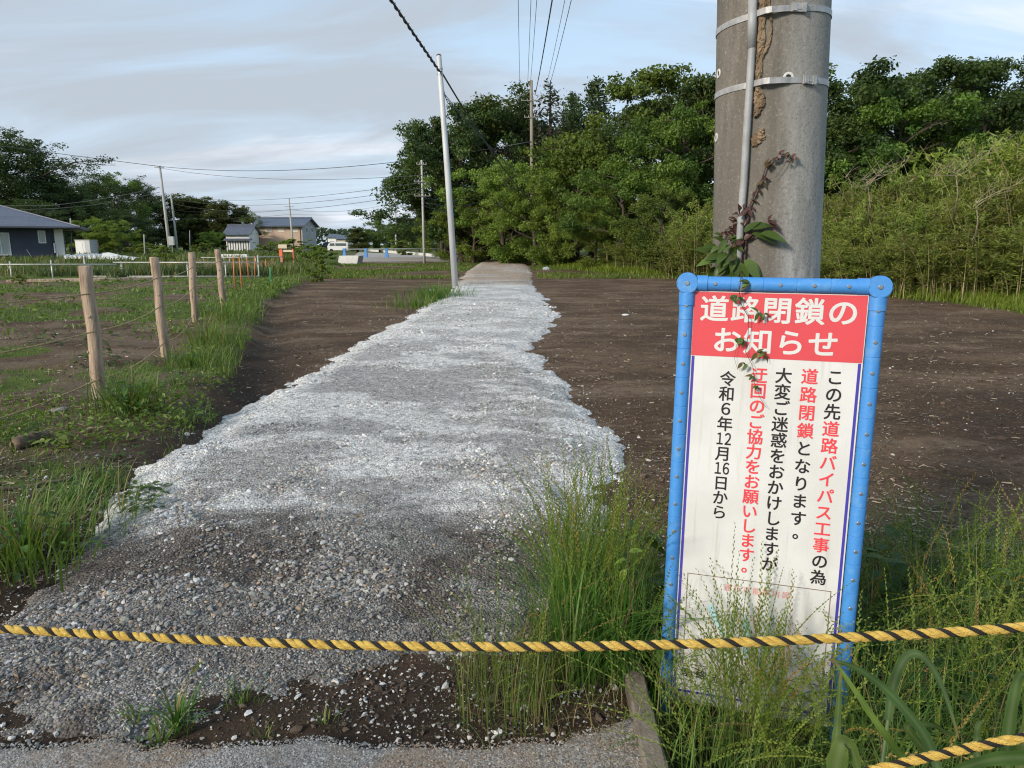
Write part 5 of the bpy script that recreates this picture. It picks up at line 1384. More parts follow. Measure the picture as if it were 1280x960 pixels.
T_F = [
    ('light0', 124, 271, 98, 1.35, 'yellow green garden tree right of the navy house', 'tree', 'broadleaf_tree'),
    ('light1', 147, 280, 97, 1.3, 'lower yellow green garden tree beside the white shed', 'tree', 'broadleaf_tree'),
    ('bush0', 205, 306, 56, 1.2, 'round green bush in the field in front of the left utility pole', 'bush', 'bush'),
    ('bush1', 252, 303, 96, 1.5, 'green bush right of the second left utility pole', 'bush', 'bush'),
    ('light0', 266, 288, 130, 1.2, 'light green shrub left of the white storehouse', 'bush', 'bush'),
    ('bush0', 182, 303, 90, 2.0, 'wide low bush left of the left utility pole foot', 'bush', 'bush'),
    ('bush1', 338, 301, 96, 1.6, 'dark bush in front of the tan house wall', 'bush', 'bush'),
    ('bush0', 366, 298, 92, 2.0, 'bush before the right half of the tan house', 'bush', 'bush'),
    ('bush1', 385, 306, 60, 1.6, 'green shrub on the bank right of the orange road barrier', 'bush', 'bush'),
    ('bush0', 402, 309, 52, 1.5, 'dark green shrub on the bank nearest the grey road', 'bush', 'bush'),
    ('bush1', 394, 329, 31, 1.3, 'yellow flowered shrub at the end of the bare soil', 'bush', 'bush'),
    ('bush0', 18, 343, 27, 1.4, 'leafy vegetable bush near the left edge before the pipe rail', 'bush', 'bush'),
    ('column0', 447, 283, 140, 2.0, 'yellow green tree left in the far row by the grey road', 'tree', 'columnar_tree'),
    ('mid0', 474, 272, 144, .9, 'green tree second in the far row by the grey road', 'tree', 'broadleaf_tree'),
    ('mid1', 492, 280, 150, .9, 'darker tree behind the short far utility pole', 'tree', 'broadleaf_tree'),
    ('column0', 508, 269, 146, 1.9, 'feathery tree between the two far utility poles', 'tree', 'columnar_tree'),
    ('dark1', 524, 276, 128, 1.0, 'dark tree at the far right end of the row beside the tall far pole', 'tree', 'broadleaf_tree'),
    ('bush1', 506, 299, 100, 1.5, 'small round bush at the foot of the far tree row', 'bush', 'bush'),
    ('mid2', 545, 280, 112, 1.1, 'green tree filling the gap left of the white steel pole', 'tree', 'broadleaf_tree')]
for k, px, yt, y, wq, lb, ct, nm in T_F:
    r_ = tree(k, px, yt, y, wq, lb, 'garden shrubs and far trees', ct, nm)
# the far tree line on the horizon: reads as one mass
random.seed(3); rng = np.random.default_rng(77)
N = 26000; x = rng.uniform(-330, 330, N); hh_ = 5 + 6 * fbm(x, x * 0, 26, 4, 71) + 1.5 * fbm(x, x * 0, 4, 3, 72)
P = np.stack([x, 330 + rng.uniform(-8, 8, N), rng.random(N) ** .6 * hh_ - .3], 1)
hue = rng.random((N, 1)); V, Fq, K = leafcloud(P, rng.uniform(.9, 2.2, N), (np.array([.045, .075, .045]) * (1 - hue) + np.array([.075, .105, .06]) * hue), .7, .4)
prop(mesh_np('treeline', V, Fq, M_leaf, col=K), kind='stuff')

# ------------------------------------------------------------------ houses
def walls(name, x0, x1, y0, y1, z0, z1, mat, par): return MB().box((x0, y0, z0), (x1, y1, z1)).build(name, mat, par)
M_tile = surf('dark_roof_tile', (.055, .068, .095), (.085, .10, .135), 2.5, .45, spec=.5)
m_, t = new_mat('slate_roof')
tc = t.add('ShaderNodeTexCoord'); br = t.add('ShaderNodeTexBrick', i_Vector=tc.outputs['Object'])
br.inputs['Color1'].default_value = (.050, .066, .105, 1); br.inputs['Color2'].default_value = (.075, .092, .135, 1); br.inputs['Mortar'].default_value = (.03, .038, .055, 1)
br.inputs['Scale'].default_value = 1.0; br.inputs['Brick Width'].default_value = 1.3; br.inputs['Row Height'].default_value = .33; br.inputs['Mortar Size'].default_value = .02
b = t.add('ShaderNodeBsdfPrincipled', i_Roughness=.42); t.put(b.inputs['Base Color'], br.outputs['Color']); finish(t, b); M_slate = m_
def siding(name, c1, c2, s_=.25):
    m_, t = new_mat(name)
    tc = t.add('ShaderNodeTexCoord'); sx = t.add('ShaderNodeSeparateXYZ', i_0=tc.outputs['Object'])
    f_ = t.math('FRACT', t.math('DIVIDE', sx.outputs[2], s_))
    c_ = t.mix(t.ramp(f_, .06, .0), c1, tuple(q * .6 for q in c1)); c_ = t.mix(t.ramp(t.noise(tc.outputs['Object'], .7, 4), .4, .65), c_, c2)
    b = t.add('ShaderNodeBsdfPrincipled', i_Roughness=.7, i_Base_Color=c_); finish(t, b); return m_
M_navyw = siding('navy_siding', (.040, .052, .082), (.050, .062, .094), .22)
M_tanw = siding('tan_siding', (.42, .30, .22), (.46, .335, .25), .3)
M_tanshade = siding('shaded_tan_siding', (.30, .30, .31), (.34, .34, .35), .3)  # tan siding on the gable away from the sun, its shade painted in grey
M_plas = surf('white_plaster', (.74, .73, .71), (.66, .65, .63), .6, .85)
M_glass, t = new_mat('window_glass'); b = t.add('ShaderNodeBsdfPrincipled', i_Roughness=.06, i_Base_Color=(.10, .13, .14)); b.inputs['Specular IOR Level'].default_value = .8; finish(t, b)
M_curt = surf('curtained_glass', (.42, .47, .46), (.30, .36, .36), 3, .2, stretch=(4, 1, .2), spec=.7)
M_frame = surf('white_frame', (.72, .72, .71), None, rough=.45)
M_fasc = surf('dark_fascia', (.05, .055, .065), None, rough=.5)
def window(x, z, w_, h_, y, par, glass=M_glass, fr=.07, xf=None, bars=1):
    """window in a wall that faces -Y at y"""
    m = MB(); o_ = .06
    m.box((x - w_ / 2 - fr, y - o_, z - fr), (x + w_ / 2 + fr, y + .02, z)); m.box((x - w_ / 2 - fr, y - o_, z + h_), (x + w_ / 2 + fr, y + .02, z + h_ + fr))
    m.box((x - w_ / 2 - fr, y - o_, z + .001), (x - w_ / 2, y + .02, z + h_ - .001)); m.box((x + w_ / 2, y - o_, z + .001), (x + w_ / 2 + fr, y + .02, z + h_ - .001))
    for q in range(bars): xm = x - w_ / 2 + w_ * (q + 1) / (bars + 1); m.box((xm - .03, y - o_ + .012, z + .002), (xm + .03, y + .018, z + h_ - .002))
    wn = m.build('window', M_frame, par)
    MB().box((x - w_ / 2 + .002, y - .025, z + .002), (x + w_ / 2 - .002, y - .012, z + h_ - .002)).build('pane', glass, wn)
    return wn
def px2(px, y): return XX(px, y, 1.6)
# navy house, single storey, hip roof
HY = 70.0
hx1 = px2(80, HY); hx0 = hx1 - 17.0; ez = ZZ(286.5, HY); gz0 = -.2
HA = R(27)
hs = thing('navy_house', 'single storey navy house with a broad slate blue hip roof at the left edge', 'house', (hx1, HY, 0), HA)
def hu(px):
    k = (px - 640) / 900 * cp; return (k * HY - hx1) / (math.cos(HA) - k * math.sin(HA))
def hl(x, y, z): return Vector((x - hx1, y - HY, z))
wcx = hu(69)
walls('wall', -17, wcx, 0, 11, gz0, ez, M_navyw, hs)
walls('corner_wall', wcx + .004, 0, -.05, .30, gz0, ez, M_plas, hs)
ov = 1.55; rx0, rx1, ry0, ry1 = -17 - ov, hu(104), -ov, 11 + ov; rz = ZZ(257, HY); run = (ry1 - ry0) / 2
apx = rx1 - 7.4; ap0 = rx0 + run; ym = (ry0 + ry1) / 2
zt_ = ez + .22
m = MB()
A, B_, C_, D_ = (rx0, ry0, zt_), (rx1, ry0, zt_), (rx1, ry1, zt_), (rx0, ry1, zt_); E1, E2 = (ap0, ym, rz + .25), (apx, ym, rz + .25)
m.poly([A, B_, E2, E1]); m.poly([B_, C_, E2]); m.poly([C_, D_, E1, E2]); m.poly([D_, A, E1])
rf = m.build('roof', M_slate, hs)
m = MB(); m.box((rx0, ry0, zt_ - .20), (rx1, ry1, zt_ - .004)); m.build('eaves', M_fasc, rf)
m = MB(); m.tube([Vector(E1) + Vector((0, 0, .02)), Vector(E2) + Vector((0, 0, .02))], .09, 8); m.tube([Vector(E2), Vector(B_)], .08, 8); m.tube([Vector(E2), Vector(C_)], .08, 8); m.build('ridge', M_tile, rf)
MB().tube([(rx0, ry0 - .07, zt_ - .10), (rx1, ry0 - .07, zt_ - .13)], .065, 8).build('gutter', M_fasc, hs)
MB().tube([(wcx - .25, -.09, -.1), (wcx - .25, -.09, ez - .3), (wcx - .25, ry0 - .05, zt_ - .16)], .04, 8).build('downpipe', M_fasc, hs)
window(hu(53.5), ZZ(303, HY), .46, 1.02, 0, hs, M_curt, .08, bars=0)
window(hu(1), ZZ(319, HY) + .1, 1.3, 1.9, 0, hs, M_curt, .09)
MB().tube([(hu(40), -.05, .1), (px2(40, HY) - hx1, -.05, 1.1)], .035, 8).build('pipe', M_steel, hs)
m = MB(); m.box((hu(67), -.22, ZZ(316, HY)), (hu(68.7), -.002, ZZ(304, HY))); m.build('meter_box', M_frame, hs)
# tan two storey house
TY = 150.0
tx0, tx1 = px2(320, TY), px2(378, TY); te = ZZ(281, TY); trd = ZZ(271.5, TY)
th = thing('tan_house', 'two storey tan sided house with blue grey gable roof in the middle distance', 'house', (tx0, TY, 0))
Lx = tx1 - tx0; Dp = 10.5
walls('wall', 0, Lx - .004, 0, Dp, -.3, te, M_tanw, th)
m = MB(); gx = Lx; m.prism([(gx, 0.001, -.3), (gx, Dp, -.3), (gx, Dp, te), (gx, Dp / 2, trd - .15), (gx, 0.001, te)], (.12, 0, 0)); m.build('gable_wall', M_tanshade, th)
m = MB(); m.prism([(-.01, 0, te), (-.01, Dp, te), (-.01, Dp / 2, trd - .15)], (-.12, 0, 0)); m.build('gable_wall', M_tanw, th)
m = MB(); o_ = .75
for s_ in (0, 1):
    y0_, y1_ = (-o_, Dp / 2) if s_ == 0 else (Dp + o_, Dp / 2); zl = te - o_ * (trd - te) / (Dp / 2)
    m.prism([(-.7, y0_, zl + .05), (-.7, y1_, trd + .05), (-.7, y1_, trd - .14), (-.7, y0_, zl - .14)], (Lx + 1.5, 0, 0))
rf = m.build('roof', M_slate, th)
m = MB(); m.tube([(-.75, Dp / 2, trd + .08), (Lx + .85, Dp / 2, trd + .08)], .14, 8); m.build('ridge', M_tile, rf)
M_shut = surf('pale_shutter', (.56, .47, .37), (.5, .42, .33), 3, .5)
for wx in (336.5, 352.5, 369): window(px2(wx, TY) - tx0, ZZ(289.5, TY), 1.15, .95, 0, th, M_shut, .08)
MB().tube([(-.7, -o_ - .07, te - .35), (Lx + .8, -o_ - .07, te - .38)], .08, 8).build('gutter', M_fasc, th)
MB().tube([(Lx - .3, -.08, -.2), (Lx - .3, -.08, te - .2)], .06, 8).build('downpipe', M_fasc, th)
for k, wy in enumerate((Dp * .3, Dp * .68)):
    m = MB(); m.box((Lx + .12, wy - .6, ZZ(290, TY)), (Lx + .17, wy + .6, ZZ(283, TY))); f_ = m.build('window', M_frame, th)
    MB().box((Lx + .171, wy - .5, ZZ(289.5, TY)), (Lx + .180, wy + .5, ZZ(283.6, TY))).build('pane', M_glass, f_)
# white storehouse with tiled roof and lower eave
SY = 143.0
sx0, sx1 = px2(283, SY), px2(312, SY); se = ZZ(291, SY); srd = ZZ(281.5, SY)
sh = thing('storehouse', 'small white plaster storehouse with grey tiled roof left of the tan house', 'storehouse', (sx0, SY, 0)); Lx = sx1 - sx0; Dp = 5.5
walls('wall', 0, Lx, 0, Dp, -.3, se, M_plas, sh)
for x_ in (0, Lx):
    m = MB(); m.prism([(x_, 0, se), (x_, Dp, se), (x_, Dp / 2, srd - .1)], (.1 if x_ else -.1, 0, 0)); m.build('gable_wall', M_plas, sh)
m = MB(); o_ = .6
for s_ in (0, 1):
    y0_, y1_ = (-o_, Dp / 2) if s_ == 0 else (Dp + o_, Dp / 2); zl = se - o_ * (srd - se) / (Dp / 2)
    m.prism([(-.5, y0_, zl + .05), (-.5, y1_, srd + .05), (-.5, y1_, srd - .12), (-.5, y0_, zl - .12)], (Lx + 1.0, 0, 0))
rf = m.build('roof', M_tile, sh); m = MB(); m.box((-.6, Dp / 2 - .2, srd - .05), (Lx + .6, Dp / 2 + .2, srd + .28)); m.build('ridge', M_tile, rf)
zb = ZZ(299.2, SY); m = MB(); m.prism([(-.3, -.7, zb - .15), (-.3, -.002, zb + .18), (-.3, -.002, zb - .02), (-.3, -.7, zb - .27)], (Lx + .9, 0, 0)); m.build('lower_eave', M_tile, sh)
m = MB()
for q in range(9): m.box((Lx * (q + .5) / 9 - .05, -.05, -.2), (Lx * (q + .5) / 9 + .08, -.003, zb - .3))
m.build('post_row', M_fasc, sh)
# garden shed, field kit
gy = 93.0; gx = px2(94, gy)
gs = thing('garden_shed', 'small white box shed beside the navy house', 'shed', (gx, gy, 0))
Ws = px2(112, gy) - gx; zt = ZZ(300.5, gy)
MB().box((0, 0, -.1), (Ws * .66, 1.8, zt)).build('wall', M_plas, gs)
MB().box((Ws * .66 + .003, .003, -.1), (Ws, 1.79, zt - .004)).build('side_wall', surf('shed_side', (.5, .51, .52), (.45, .46, .47), 2, .7), gs)
MB().prism([(-.06, -.06, zt + .003), (Ws + .06, -.06, zt + .003), (Ws + .06, 1.86, zt + .003), (-.06, 1.86, zt + .003)], (0, 0, .07)).build('roof', M_frame, gs)
MB().box((Ws * .15, -.02, 0), (Ws * .5, -.003, zt * .85)).build('door', M_frame, gs)
# far cluster of low buildings and parked vehicles beyond the grey road
M_vanw = surf('white_paint', (.72, .72, .72), (.66, .66, .66), 3, .35); M_far = surf('beige_wall', (.52, .46, .38), (.46, .40, .33), 2, .8)
for (px0, px1, yt, y, lb, mt) in ((421, 432, 299, 190, 'low pale far house right of the parked white van', M_far), (410, 420, 297, 215, 'tiny far white house with dark roof behind the van', M_plas)):
    x0_, x1_ = px2(px0, y), px2(px1, y); zt = ZZ(yt, y); W_ = x1_ - x0_
    hs_ = thing('distant_house', lb, 'house', (x0_, y, 0)); MB().box((0, 0, -.2), (W_, 6, zt)).build('wall', mt, hs_)
    m = MB(); m.prism([(-.3, -.5, zt), (-.3, 3, zt + 1.1), (-.3, 6.5, zt)], (W_ + .6, 0, 0)); m.build('roof', M_tile, hs_)
    window(W_ * .5, zt * .45, 1.2, .8, 0, hs_)
M_tyre = surf('tyre', (.02, .02, .02), None, rough=.8)
def van(px, y, lb, body):
    x_ = px2(px, y); r_ = thing('parked_van', lb, 'van', (x_, y, 0)); L = 4.2
    out = [(0, .35), (0, 1.15), (.35, 1.75), (.8, 2.0), (L, 2.0), (L, .35)]
    MB().prism([(a_, 0, b_) for a_, b_ in out], (0, 1.7, 0)).build('body', body, r_)
    MB().prism([(.42, -.004, 1.2), (.6, -.004, 1.75), (1.5, -.004, 1.75), (1.5, -.004, 1.2)], (0, -.006, 0)).build('window', M_glass, r_)
    MB().prism([(1.65, -.004, 1.2), (1.65, -.004, 1.75), (3.9, -.004, 1.75), (3.9, -.004, 1.2)], (0, -.006, 0)).build('window', M_glass, r_)
    for q in (.8, L - .8): MB().tube([(q, -.05, .33), (q, .2, .33)], .33, 16).build('wheel', M_tyre, r_)
van(409, 150, 'white van parked far off at the end of the field between house and road', M_vanw)
van(402, 158, 'dark van parked just left of the white van in the far distance', surf('dark_paint', (.05, .055, .06), None, rough=.35))

# ------------------------------------------------------------------ utility poles and wires
M_pole = surf('pole_concrete', (.46, .46, .45), (.36, .355, .34), 4, .8, .2, 30, stretch=(1, 1, .2))
M_pole2 = surf('brown_pole_concrete', (.30, .255, .21), (.22, .19, .16), 4, .85, .2, 30, stretch=(1, 1, .2))
M_wpole = surf('white_painted_steel', (.52, .54, .56), (.43, .45, .47), 3, .42, stretch=(1, 1, .25))
M_insul = surf('insulator', (.34, .34, .33), None, rough=.4); M_arm = surf('crossarm_steel', (.24, .235, .225), (.18, .175, .165), 9, .6)
def upole(name, pb, pt, r0, r1, mat, lb, arms=(), cat='utility pole', group=None, kit=True):
    r_ = thing(name, lb, cat, pb, group=group); d = Vector(pt) - Vector(pb)
    MB().tube([(0, 0, -.5), d * .5, d * .995, d], [r0, (r0 + r1) / 2, r1, r1 * .8], 20).build('shaft', mat, r_, smooth=True)
    for (dz, w_) in arms:
        c_ = d * (1 - dz / d.length)
        a_ = MB().box((c_.x - w_ / 2, c_.y - r1 - .07, c_.z - .028), (c_.x + w_ / 2, c_.y - r1 - .005, c_.z + .028)).build('crossarm', M_arm, r_)
        for q in (-.46, -.2, .2, .46):
            MB().tube([(c_.x + w_ * q, c_.y - r1 - .05, c_.z + .030), (c_.x + w_ * q, c_.y - r1 - .05, c_.z + .08), (c_.x + w_ * q, c_.y - r1 - .05, c_.z + .14)], [.026, .036, .02], 8).build('insulator', M_insul, a_)
    return r_
def pole_px(px_b, py_b, px_t, py_t, y, zb=None):
    b_ = at(px_b, py_b, y); b_.z = float(hgt(b_.x, y)) if zb is None else zb
    return b_, at(px_t, py_t, y)
# white steel pole beside the path
wb = G(570, 359); wt_ = at(548.5, 69, wb.y + .3); wb.z = 0
wp = upole('steel_pole', wb, wt_, .122, .092, M_wpole, 'white leaning steel pole standing beside the gravel path', cat='pole')
d_ = wt_ - wb
for f_ in (.925, .945):
    c_ = d_ * f_; MB().tube([c_ - d_.normalized() * .03, c_ + d_.normalized() * .03], [.112, .112], 16).build('clamp', M_steel, wp)
MB().tube([d_ * .999, d_ * 1.004], [.098, .06], 16).build('cap', M_fasc, wp)
bb_, bt_ = pole_px(666, 300, 664, 100, 62)
brown = upole('utility_pole', bb_, bt_, .17, .12, M_pole2, 'brown concrete utility pole rising out of the sunlit bushes', ((1.6, 1.7), (2.9, 1.2)))
L1b, L1t = pole_px(212.5, 312, 199.5, 207, 90); upole('utility_pole', L1b, L1t, .20, .13, M_pole, 'tall pale leaning utility pole left, in front of the dark wood', ((.25, 1.1),))
mb_ = L1b + (L1t - L1b) * .10
o = MB().box((-.30, -.55, -.05), (.30, -.15, 1.0)).build('meter_cabinet', M_steel); o.location = (px2(217, 90), 89.9, ZZ(306, 90)); prop(o, 'grey equipment cabinet between the two left utility poles', 'cabinet')
MB().tube([(0, -.35, -1.2), (0, -.35, -.05)], .05, 8).build('leg', M_steel, o)
L2b, L2t = pole_px(221.5, 306, 213.5, 242, 128); upole('utility_pole', L2b, L2t, .20, .14, M_pole, 'shorter pale utility pole right behind the tall left one', ())
L3b, L3t = pole_px(366.5, 305, 361, 248, 130); upole('utility_pole', L3b, L3t, .2, .13, M_pole, 'leaning utility pole in front of the tan house', ((1.4, 1.6),))
L4b, L4t = pole_px(495, 308, 494, 243, 135); upole('utility_pole', L4b, L4t, .2, .14, M_pole, 'bare utility pole in the far tree row by the grey road', ())
L5b, L5t = pole_px(530, 306, 527, 200, 60); upole('utility_pole', L5b, L5t, .115, .085, M_pole, 'far utility pole with crossarms against the left end of the right wood', ((.35, .8), (1.7, 1.3), (2.8, 1.3)))
L6b, L6t = pole_px(510.5, 306, 510, 275, 140); upole('utility_pole', L6b, L6t, .16, .12, M_pole, 'thin far pole between the two far utility poles', ())
for (px, yt, y, lb) in ((180, 293, 88, 'thin grey stake post before the dark wood left of the left utility pole'), (237, 288, 120, 'thin grey post right of the left utility poles'), (88, 273, 80, 'thin post beside the navy house corner')):
    b_, t_ = pole_px(px, 310, px, yt, y); o = upole('garden_post', b_, t_, .07, .06, M_pole, lb, cat='post')
M_wire = surf('black_cable', (.05, .054, .06), None, rough=.5); M_wireb = surf('blue_black_cable', (.03, .05, .085), None, rough=.45)
def wire(pts, r_, lb, mat=M_wire, sag=0.0, group='overhead cables', n=28):
    P = []
    for i in range(len(pts) - 1):
        a_, b_ = Vector(pts[i]), Vector(pts[i + 1])
        for j in range(n): f_ = j / n; P.append(a_.lerp(b_, f_) - Vector((0, 0, 4 * sag * f_ * (1 - f_))))
    P.append(Vector(pts[-1])); o0 = P[0]
    o = MB().tube([p - o0 for p in P], r_, 6).build('overhead_cable', mat, smooth=True); o.location = o0
    return prop(o, lb, 'cable', group)
# the long sagging cable from the left across to the brown pole
wire([at(-420, 120, 78), at(199.5, 208, 89.8)], .034, 'long black cable from the left edge to the tall left utility pole', sag=.25)
wire([at(199.5, 208, 89.8), at(664, 177, 61.8)], .030, 'long black cable sagging from the tall left utility pole to the brown pole', sag=1.25)
wire([at(200, 210, 89.8), at(527, 219, 59.8)], .020, 'thin cable sagging from the tall left pole to the far pole with crossarms', sag=.75)
wire([at(-300, 250, 92), at(60, 257, 92), at(199.5, 234, 89.8)], .030, 'low dark cable bundle in front of the left wood', sag=.25)
wire([at(-300, 262, 93), at(60, 261, 93), at(200, 240, 89.8)], .028, 'lower dark cable under the low bundle before the left wood', sag=.35)
for k, (a_, b_) in enumerate(((236, 236), (240, 241), (246, 245))):
    wire([at(214, a_ + 8, 127.8), at(527, b_ - 8 + 2 * k, 59.8)], .020, ('upper', 'middle', 'lower')[k] + ' of three faint cables crossing the sky to the far crossarm pole', sag=1.1 + .15 * k, group='faint far cables')
wire([at(361, 262, 129.8), at(494, 253, 134.8)], .022, 'faint cable between the tan house pole and the bare far pole', sag=.9, group='faint far cables')
wire([at(494, 252, 134.8), at(527, 238, 59.8)], .020, 'faint cable from the bare far pole up to the crossarm pole', sag=.4, group='faint far cables')
wire([at(214, 262, 127.8), at(361, 262, 129.8)], .022, 'faint cable from the second left pole to the tan house pole', sag=.6, group='faint far cables')
wire([at(-40, 268, 120), at(214, 273, 127.8), at(361, 268, 129.8), at(560, 262, 100)], .022, 'lowest faint cable running above the house roofs', sag=.35, group='faint far cables')
# wires from the brown pole back to the near pole overhead
ntop = paxis(10.2); bt = bt_
for k, (dxn, dzn, pxb, pyb, r_, mt, lb) in enumerate([
        (-.75, 0.0, 650, 118, .012, M_wireb, 'leftmost thin wire running overhead from the brown pole to the near pole'),
        (-.30, 0.0, 659, 118, .012, M_wireb, 'second thin wire overhead left of the thick dark cable'),
        (-.02, .0, 662, 116, .012, M_wireb, 'third thin wire overhead close left of the thick dark cable'),
        (.55, -1.2, 669, 118, .028, M_wireb, 'thick dark cable running overhead from the brown pole to the near pole'),
        (1.05, -.0, 682, 110, .012, M_wireb, 'thin wire overhead right of the thick dark cable'),
        (1.30, -.1, 686, 110, .016, M_wireb, 'rightmost wire overhead from the brown pole to the near pole')]):
    wire([at(pxb, pyb, 61.8), ntop + Vector((dxn, -.15, dzn))], r_, lb, mt, sag=.55, group='wires overhead to the near pole')
# bundled cable over the white pole
ct = wb + d_ * .93
far_end = at(664, 252, 49); prev = at(486, -6, 21.6); dirc = (prev - ct)
start = ct + dirc * 4.6 + Vector((0, 0, .6))
wire([start, ct + Vector((0, -.13, 0))], .036, 'thick twisted black cable running from the top of the picture to the white pole', sag=.25)
def helix(a_, b_, rr, turns, r_, sag, n=420):
    a_, b_ = Vector(a_), Vector(b_); T_ = (b_ - a_).normalized(); u_ = T_.cross(Vector((0, 0, 1))).normalized(); v_ = u_.cross(T_); P = []
    for i in range(n + 1): f_ = i / n; P.append(a_.lerp(b_, f_) - Vector((0, 0, 4 * sag * f_ * (1 - f_))) + (u_ * math.cos(f_ * turns * 6.283) + v_ * math.sin(f_ * turns * 6.283)) * rr)
    o = MB().tube([p - a_ for p in P], r_, 5).build('overhead_cable', M_wire, smooth=True); o.location = a_; return o
prop(helix(start, ct + Vector((0, -.13, 0)), .050, 60, .016, .25), 'spiral wrapping cable wound round the thick cable before the white pole', 'cable', 'overhead cables')
wire([ct + Vector((.05, -.1, 0)), far_end], .034, 'dark cable bundle going down from the white pole into the wood', sag=.35)
for k, (px, py) in enumerate(((612, 196), (622, 206), (604, 216))):
    wire([ct + Vector((.04, -.1, -.05 * k)), at(556 + 3 * k, 118 + 6 * k, 28.5), at(px + 40, py + 22, 50)], .014, ('first', 'second', 'third')[k] + ' thin blue drop wire fanning out below the white pole clamp', M_wireb, sag=.25)
for k in range(3):
    wire([at(664, 208 + 4 * k, 61.5), at(527, 246 + 5 * k, 59.7)], .022, ('upper', 'middle', 'lower')[k] + ' dark cable drooping across the wood from the brown pole to the far pole', M_wireb, sag=1.2 + .2 * k, group='cables drooping across the wood')

# ------------------------------------------------------------------ grey road under construction in the distance, with its barriers
M_newroad = surf('fresh_road_base', (.34, .325, .30), (.27, .25, .225), .7, .9)
rd_ = [G(300, 316.5), G(600, 316.5), G(566, 328), G(432, 328.5)]
def lift(p, z=.12): return Vector((p.x, p.y, z))
m = MB(); poly = [lift(G(433, 329)), lift(G(562, 327.5)), lift(G(556, 323)), lift(G(500, 318.2)), lift(G(448, 316))]
m.prism([p - Vector((0, 0, .4)) for p in poly], (0, 0, .4)); prop(m.build('new_road', M_newroad), kind='structure')
M_kerbw = surf('pale_kerb', (.62, .61, .58), (.54, .53, .50), 1.5, .8)
def block_line(name, pts, w_, h_, lb, cat, mat):
    r_ = None; m = MB()
    o0 = pts[0]
    for i in range(len(pts) - 1):
        a_, b_ = pts[i], pts[i + 1]; d = (b_ - a_).normalized(); s_ = Vector((-d.y, d.x, 0)) * w_ / 2
        m.prism([a_ - s_ - o0 - Vector((0, 0, .2)), b_ - s_ * .99 - o0 - Vector((0, 0, .2)), b_ + s_ * .99 - o0 - Vector((0, 0, .2)), a_ + s_ - o0 - Vector((0, 0, .2))], (0, 0, h_ + .2))
    o = m.build(name, mat); o.location = o0; return prop(o, lb, cat)
block_line('kerb', [lift(G(461, 313.9), .1), lift(G(500, 317.2), .1), lift(G(535, 321.0), .1), lift(G(561, 325.6), .1)], .5, .32, 'long pale kerb along the far side of the grey road', 'kerb', M_kerbw)
block_line('kerb', [lift(G(582, 321.3), .05), lift(G(613, 323), .05)], .45, .2, 'short white kerb piece in grass right of the white pole', 'kerb', M_kerbw)
p = G(434, 329.5); o = MB().prism([(-.7, -.5, -.1), (.9, -.5, -.1), (1.1, .6, -.1), (-.2, .7, -.1)], (.15, .1, .75)).build('concrete_block', M_kerbw); o.location = p; prop(o, 'pale concrete block at the near left corner of the grey road', 'block')
M_bblue = surf('blue_barrier', (.10, .28, .62), (.09, .25, .56), 2, .5)
by_ = 82.0
bar = MB().tube([at(428, 311.6, by_) - at(428, 311.6, by_), at(600, 310.6, by_) - at(428, 311.6, by_)], .05, 8).build('barrier_rail', M_steel); bar.location = at(428, 311.6, by_); prop(bar, 'long pale barrier pipe across the grey road', 'barrier rail')
for px, lb in ((430.5, 'left blue barrier stand under the pale pipe by the grey road'), (457, 'middle blue barrier stand under the pale pipe on the grey road'), (483, 'right blue barrier stand under the pale pipe on the grey road')):
    p = at(px, 311.6, by_); r_ = thing('barrier_stand', lb, 'barrier', (p.x, by_, 0), group='blue barrier stands on the grey road')
    zt = p.z; z0 = .1
    MB().prism([(-.22, -.16, z0), (.22, -.16, z0), (.10, -.16, zt - .06), (-.10, -.16, zt - .06)], (0, .08, 0)).build('front_leg', M_bblue, r_)
    MB().prism([(-.22, .12, z0), (.22, .12, z0), (.10, .12, zt - .06), (-.10, .12, zt - .06)], (0, .08, 0)).build('back_leg', M_bblue, r_)
    MB().box((-.16, -.18, zt - .16), (.16, .22, zt + .10)).build('head', M_bblue, r_)
# orange road barrier with sign, far end of the bank
M_or = surf('orange_plastic', (.75, .16, .07), (.68, .14, .06), 4, .5); M_signb = surf('beige_sign', (.62, .52, .40), (.56, .47, .36), 5, .6)
oy = 60.0; x_ = px2(352, oy)
r_ = thing('road_barrier', 'orange barrier with a small beige sign on top at the end of the bank', 'barrier', (x_, oy, float(hgt(x_, oy))))
zb = r_.location.z; W_ = px2(366, oy) - x_
for q in (-.05, W_): MB().tube([(q, 0, -.1), (q, 0, ZZ(311, oy) - zb)], .06, 8).build('post', M_or, r_)
MB().box((-.05, -.05, ZZ(315, oy) - zb), (W_, -.01, ZZ(312.4, oy) - zb)).build('board', M_signb, r_)
MB().box((-.22, -.12, 0), (.04, .02, ZZ(312, oy) - zb)).build('cone_base', M_or, r_)
MB().box((-.25, -.14, ZZ(310.5, oy) - zb), (.45, -.125, ZZ(305.5, oy) - zb)).build('sign_plate', M_signb, r_)

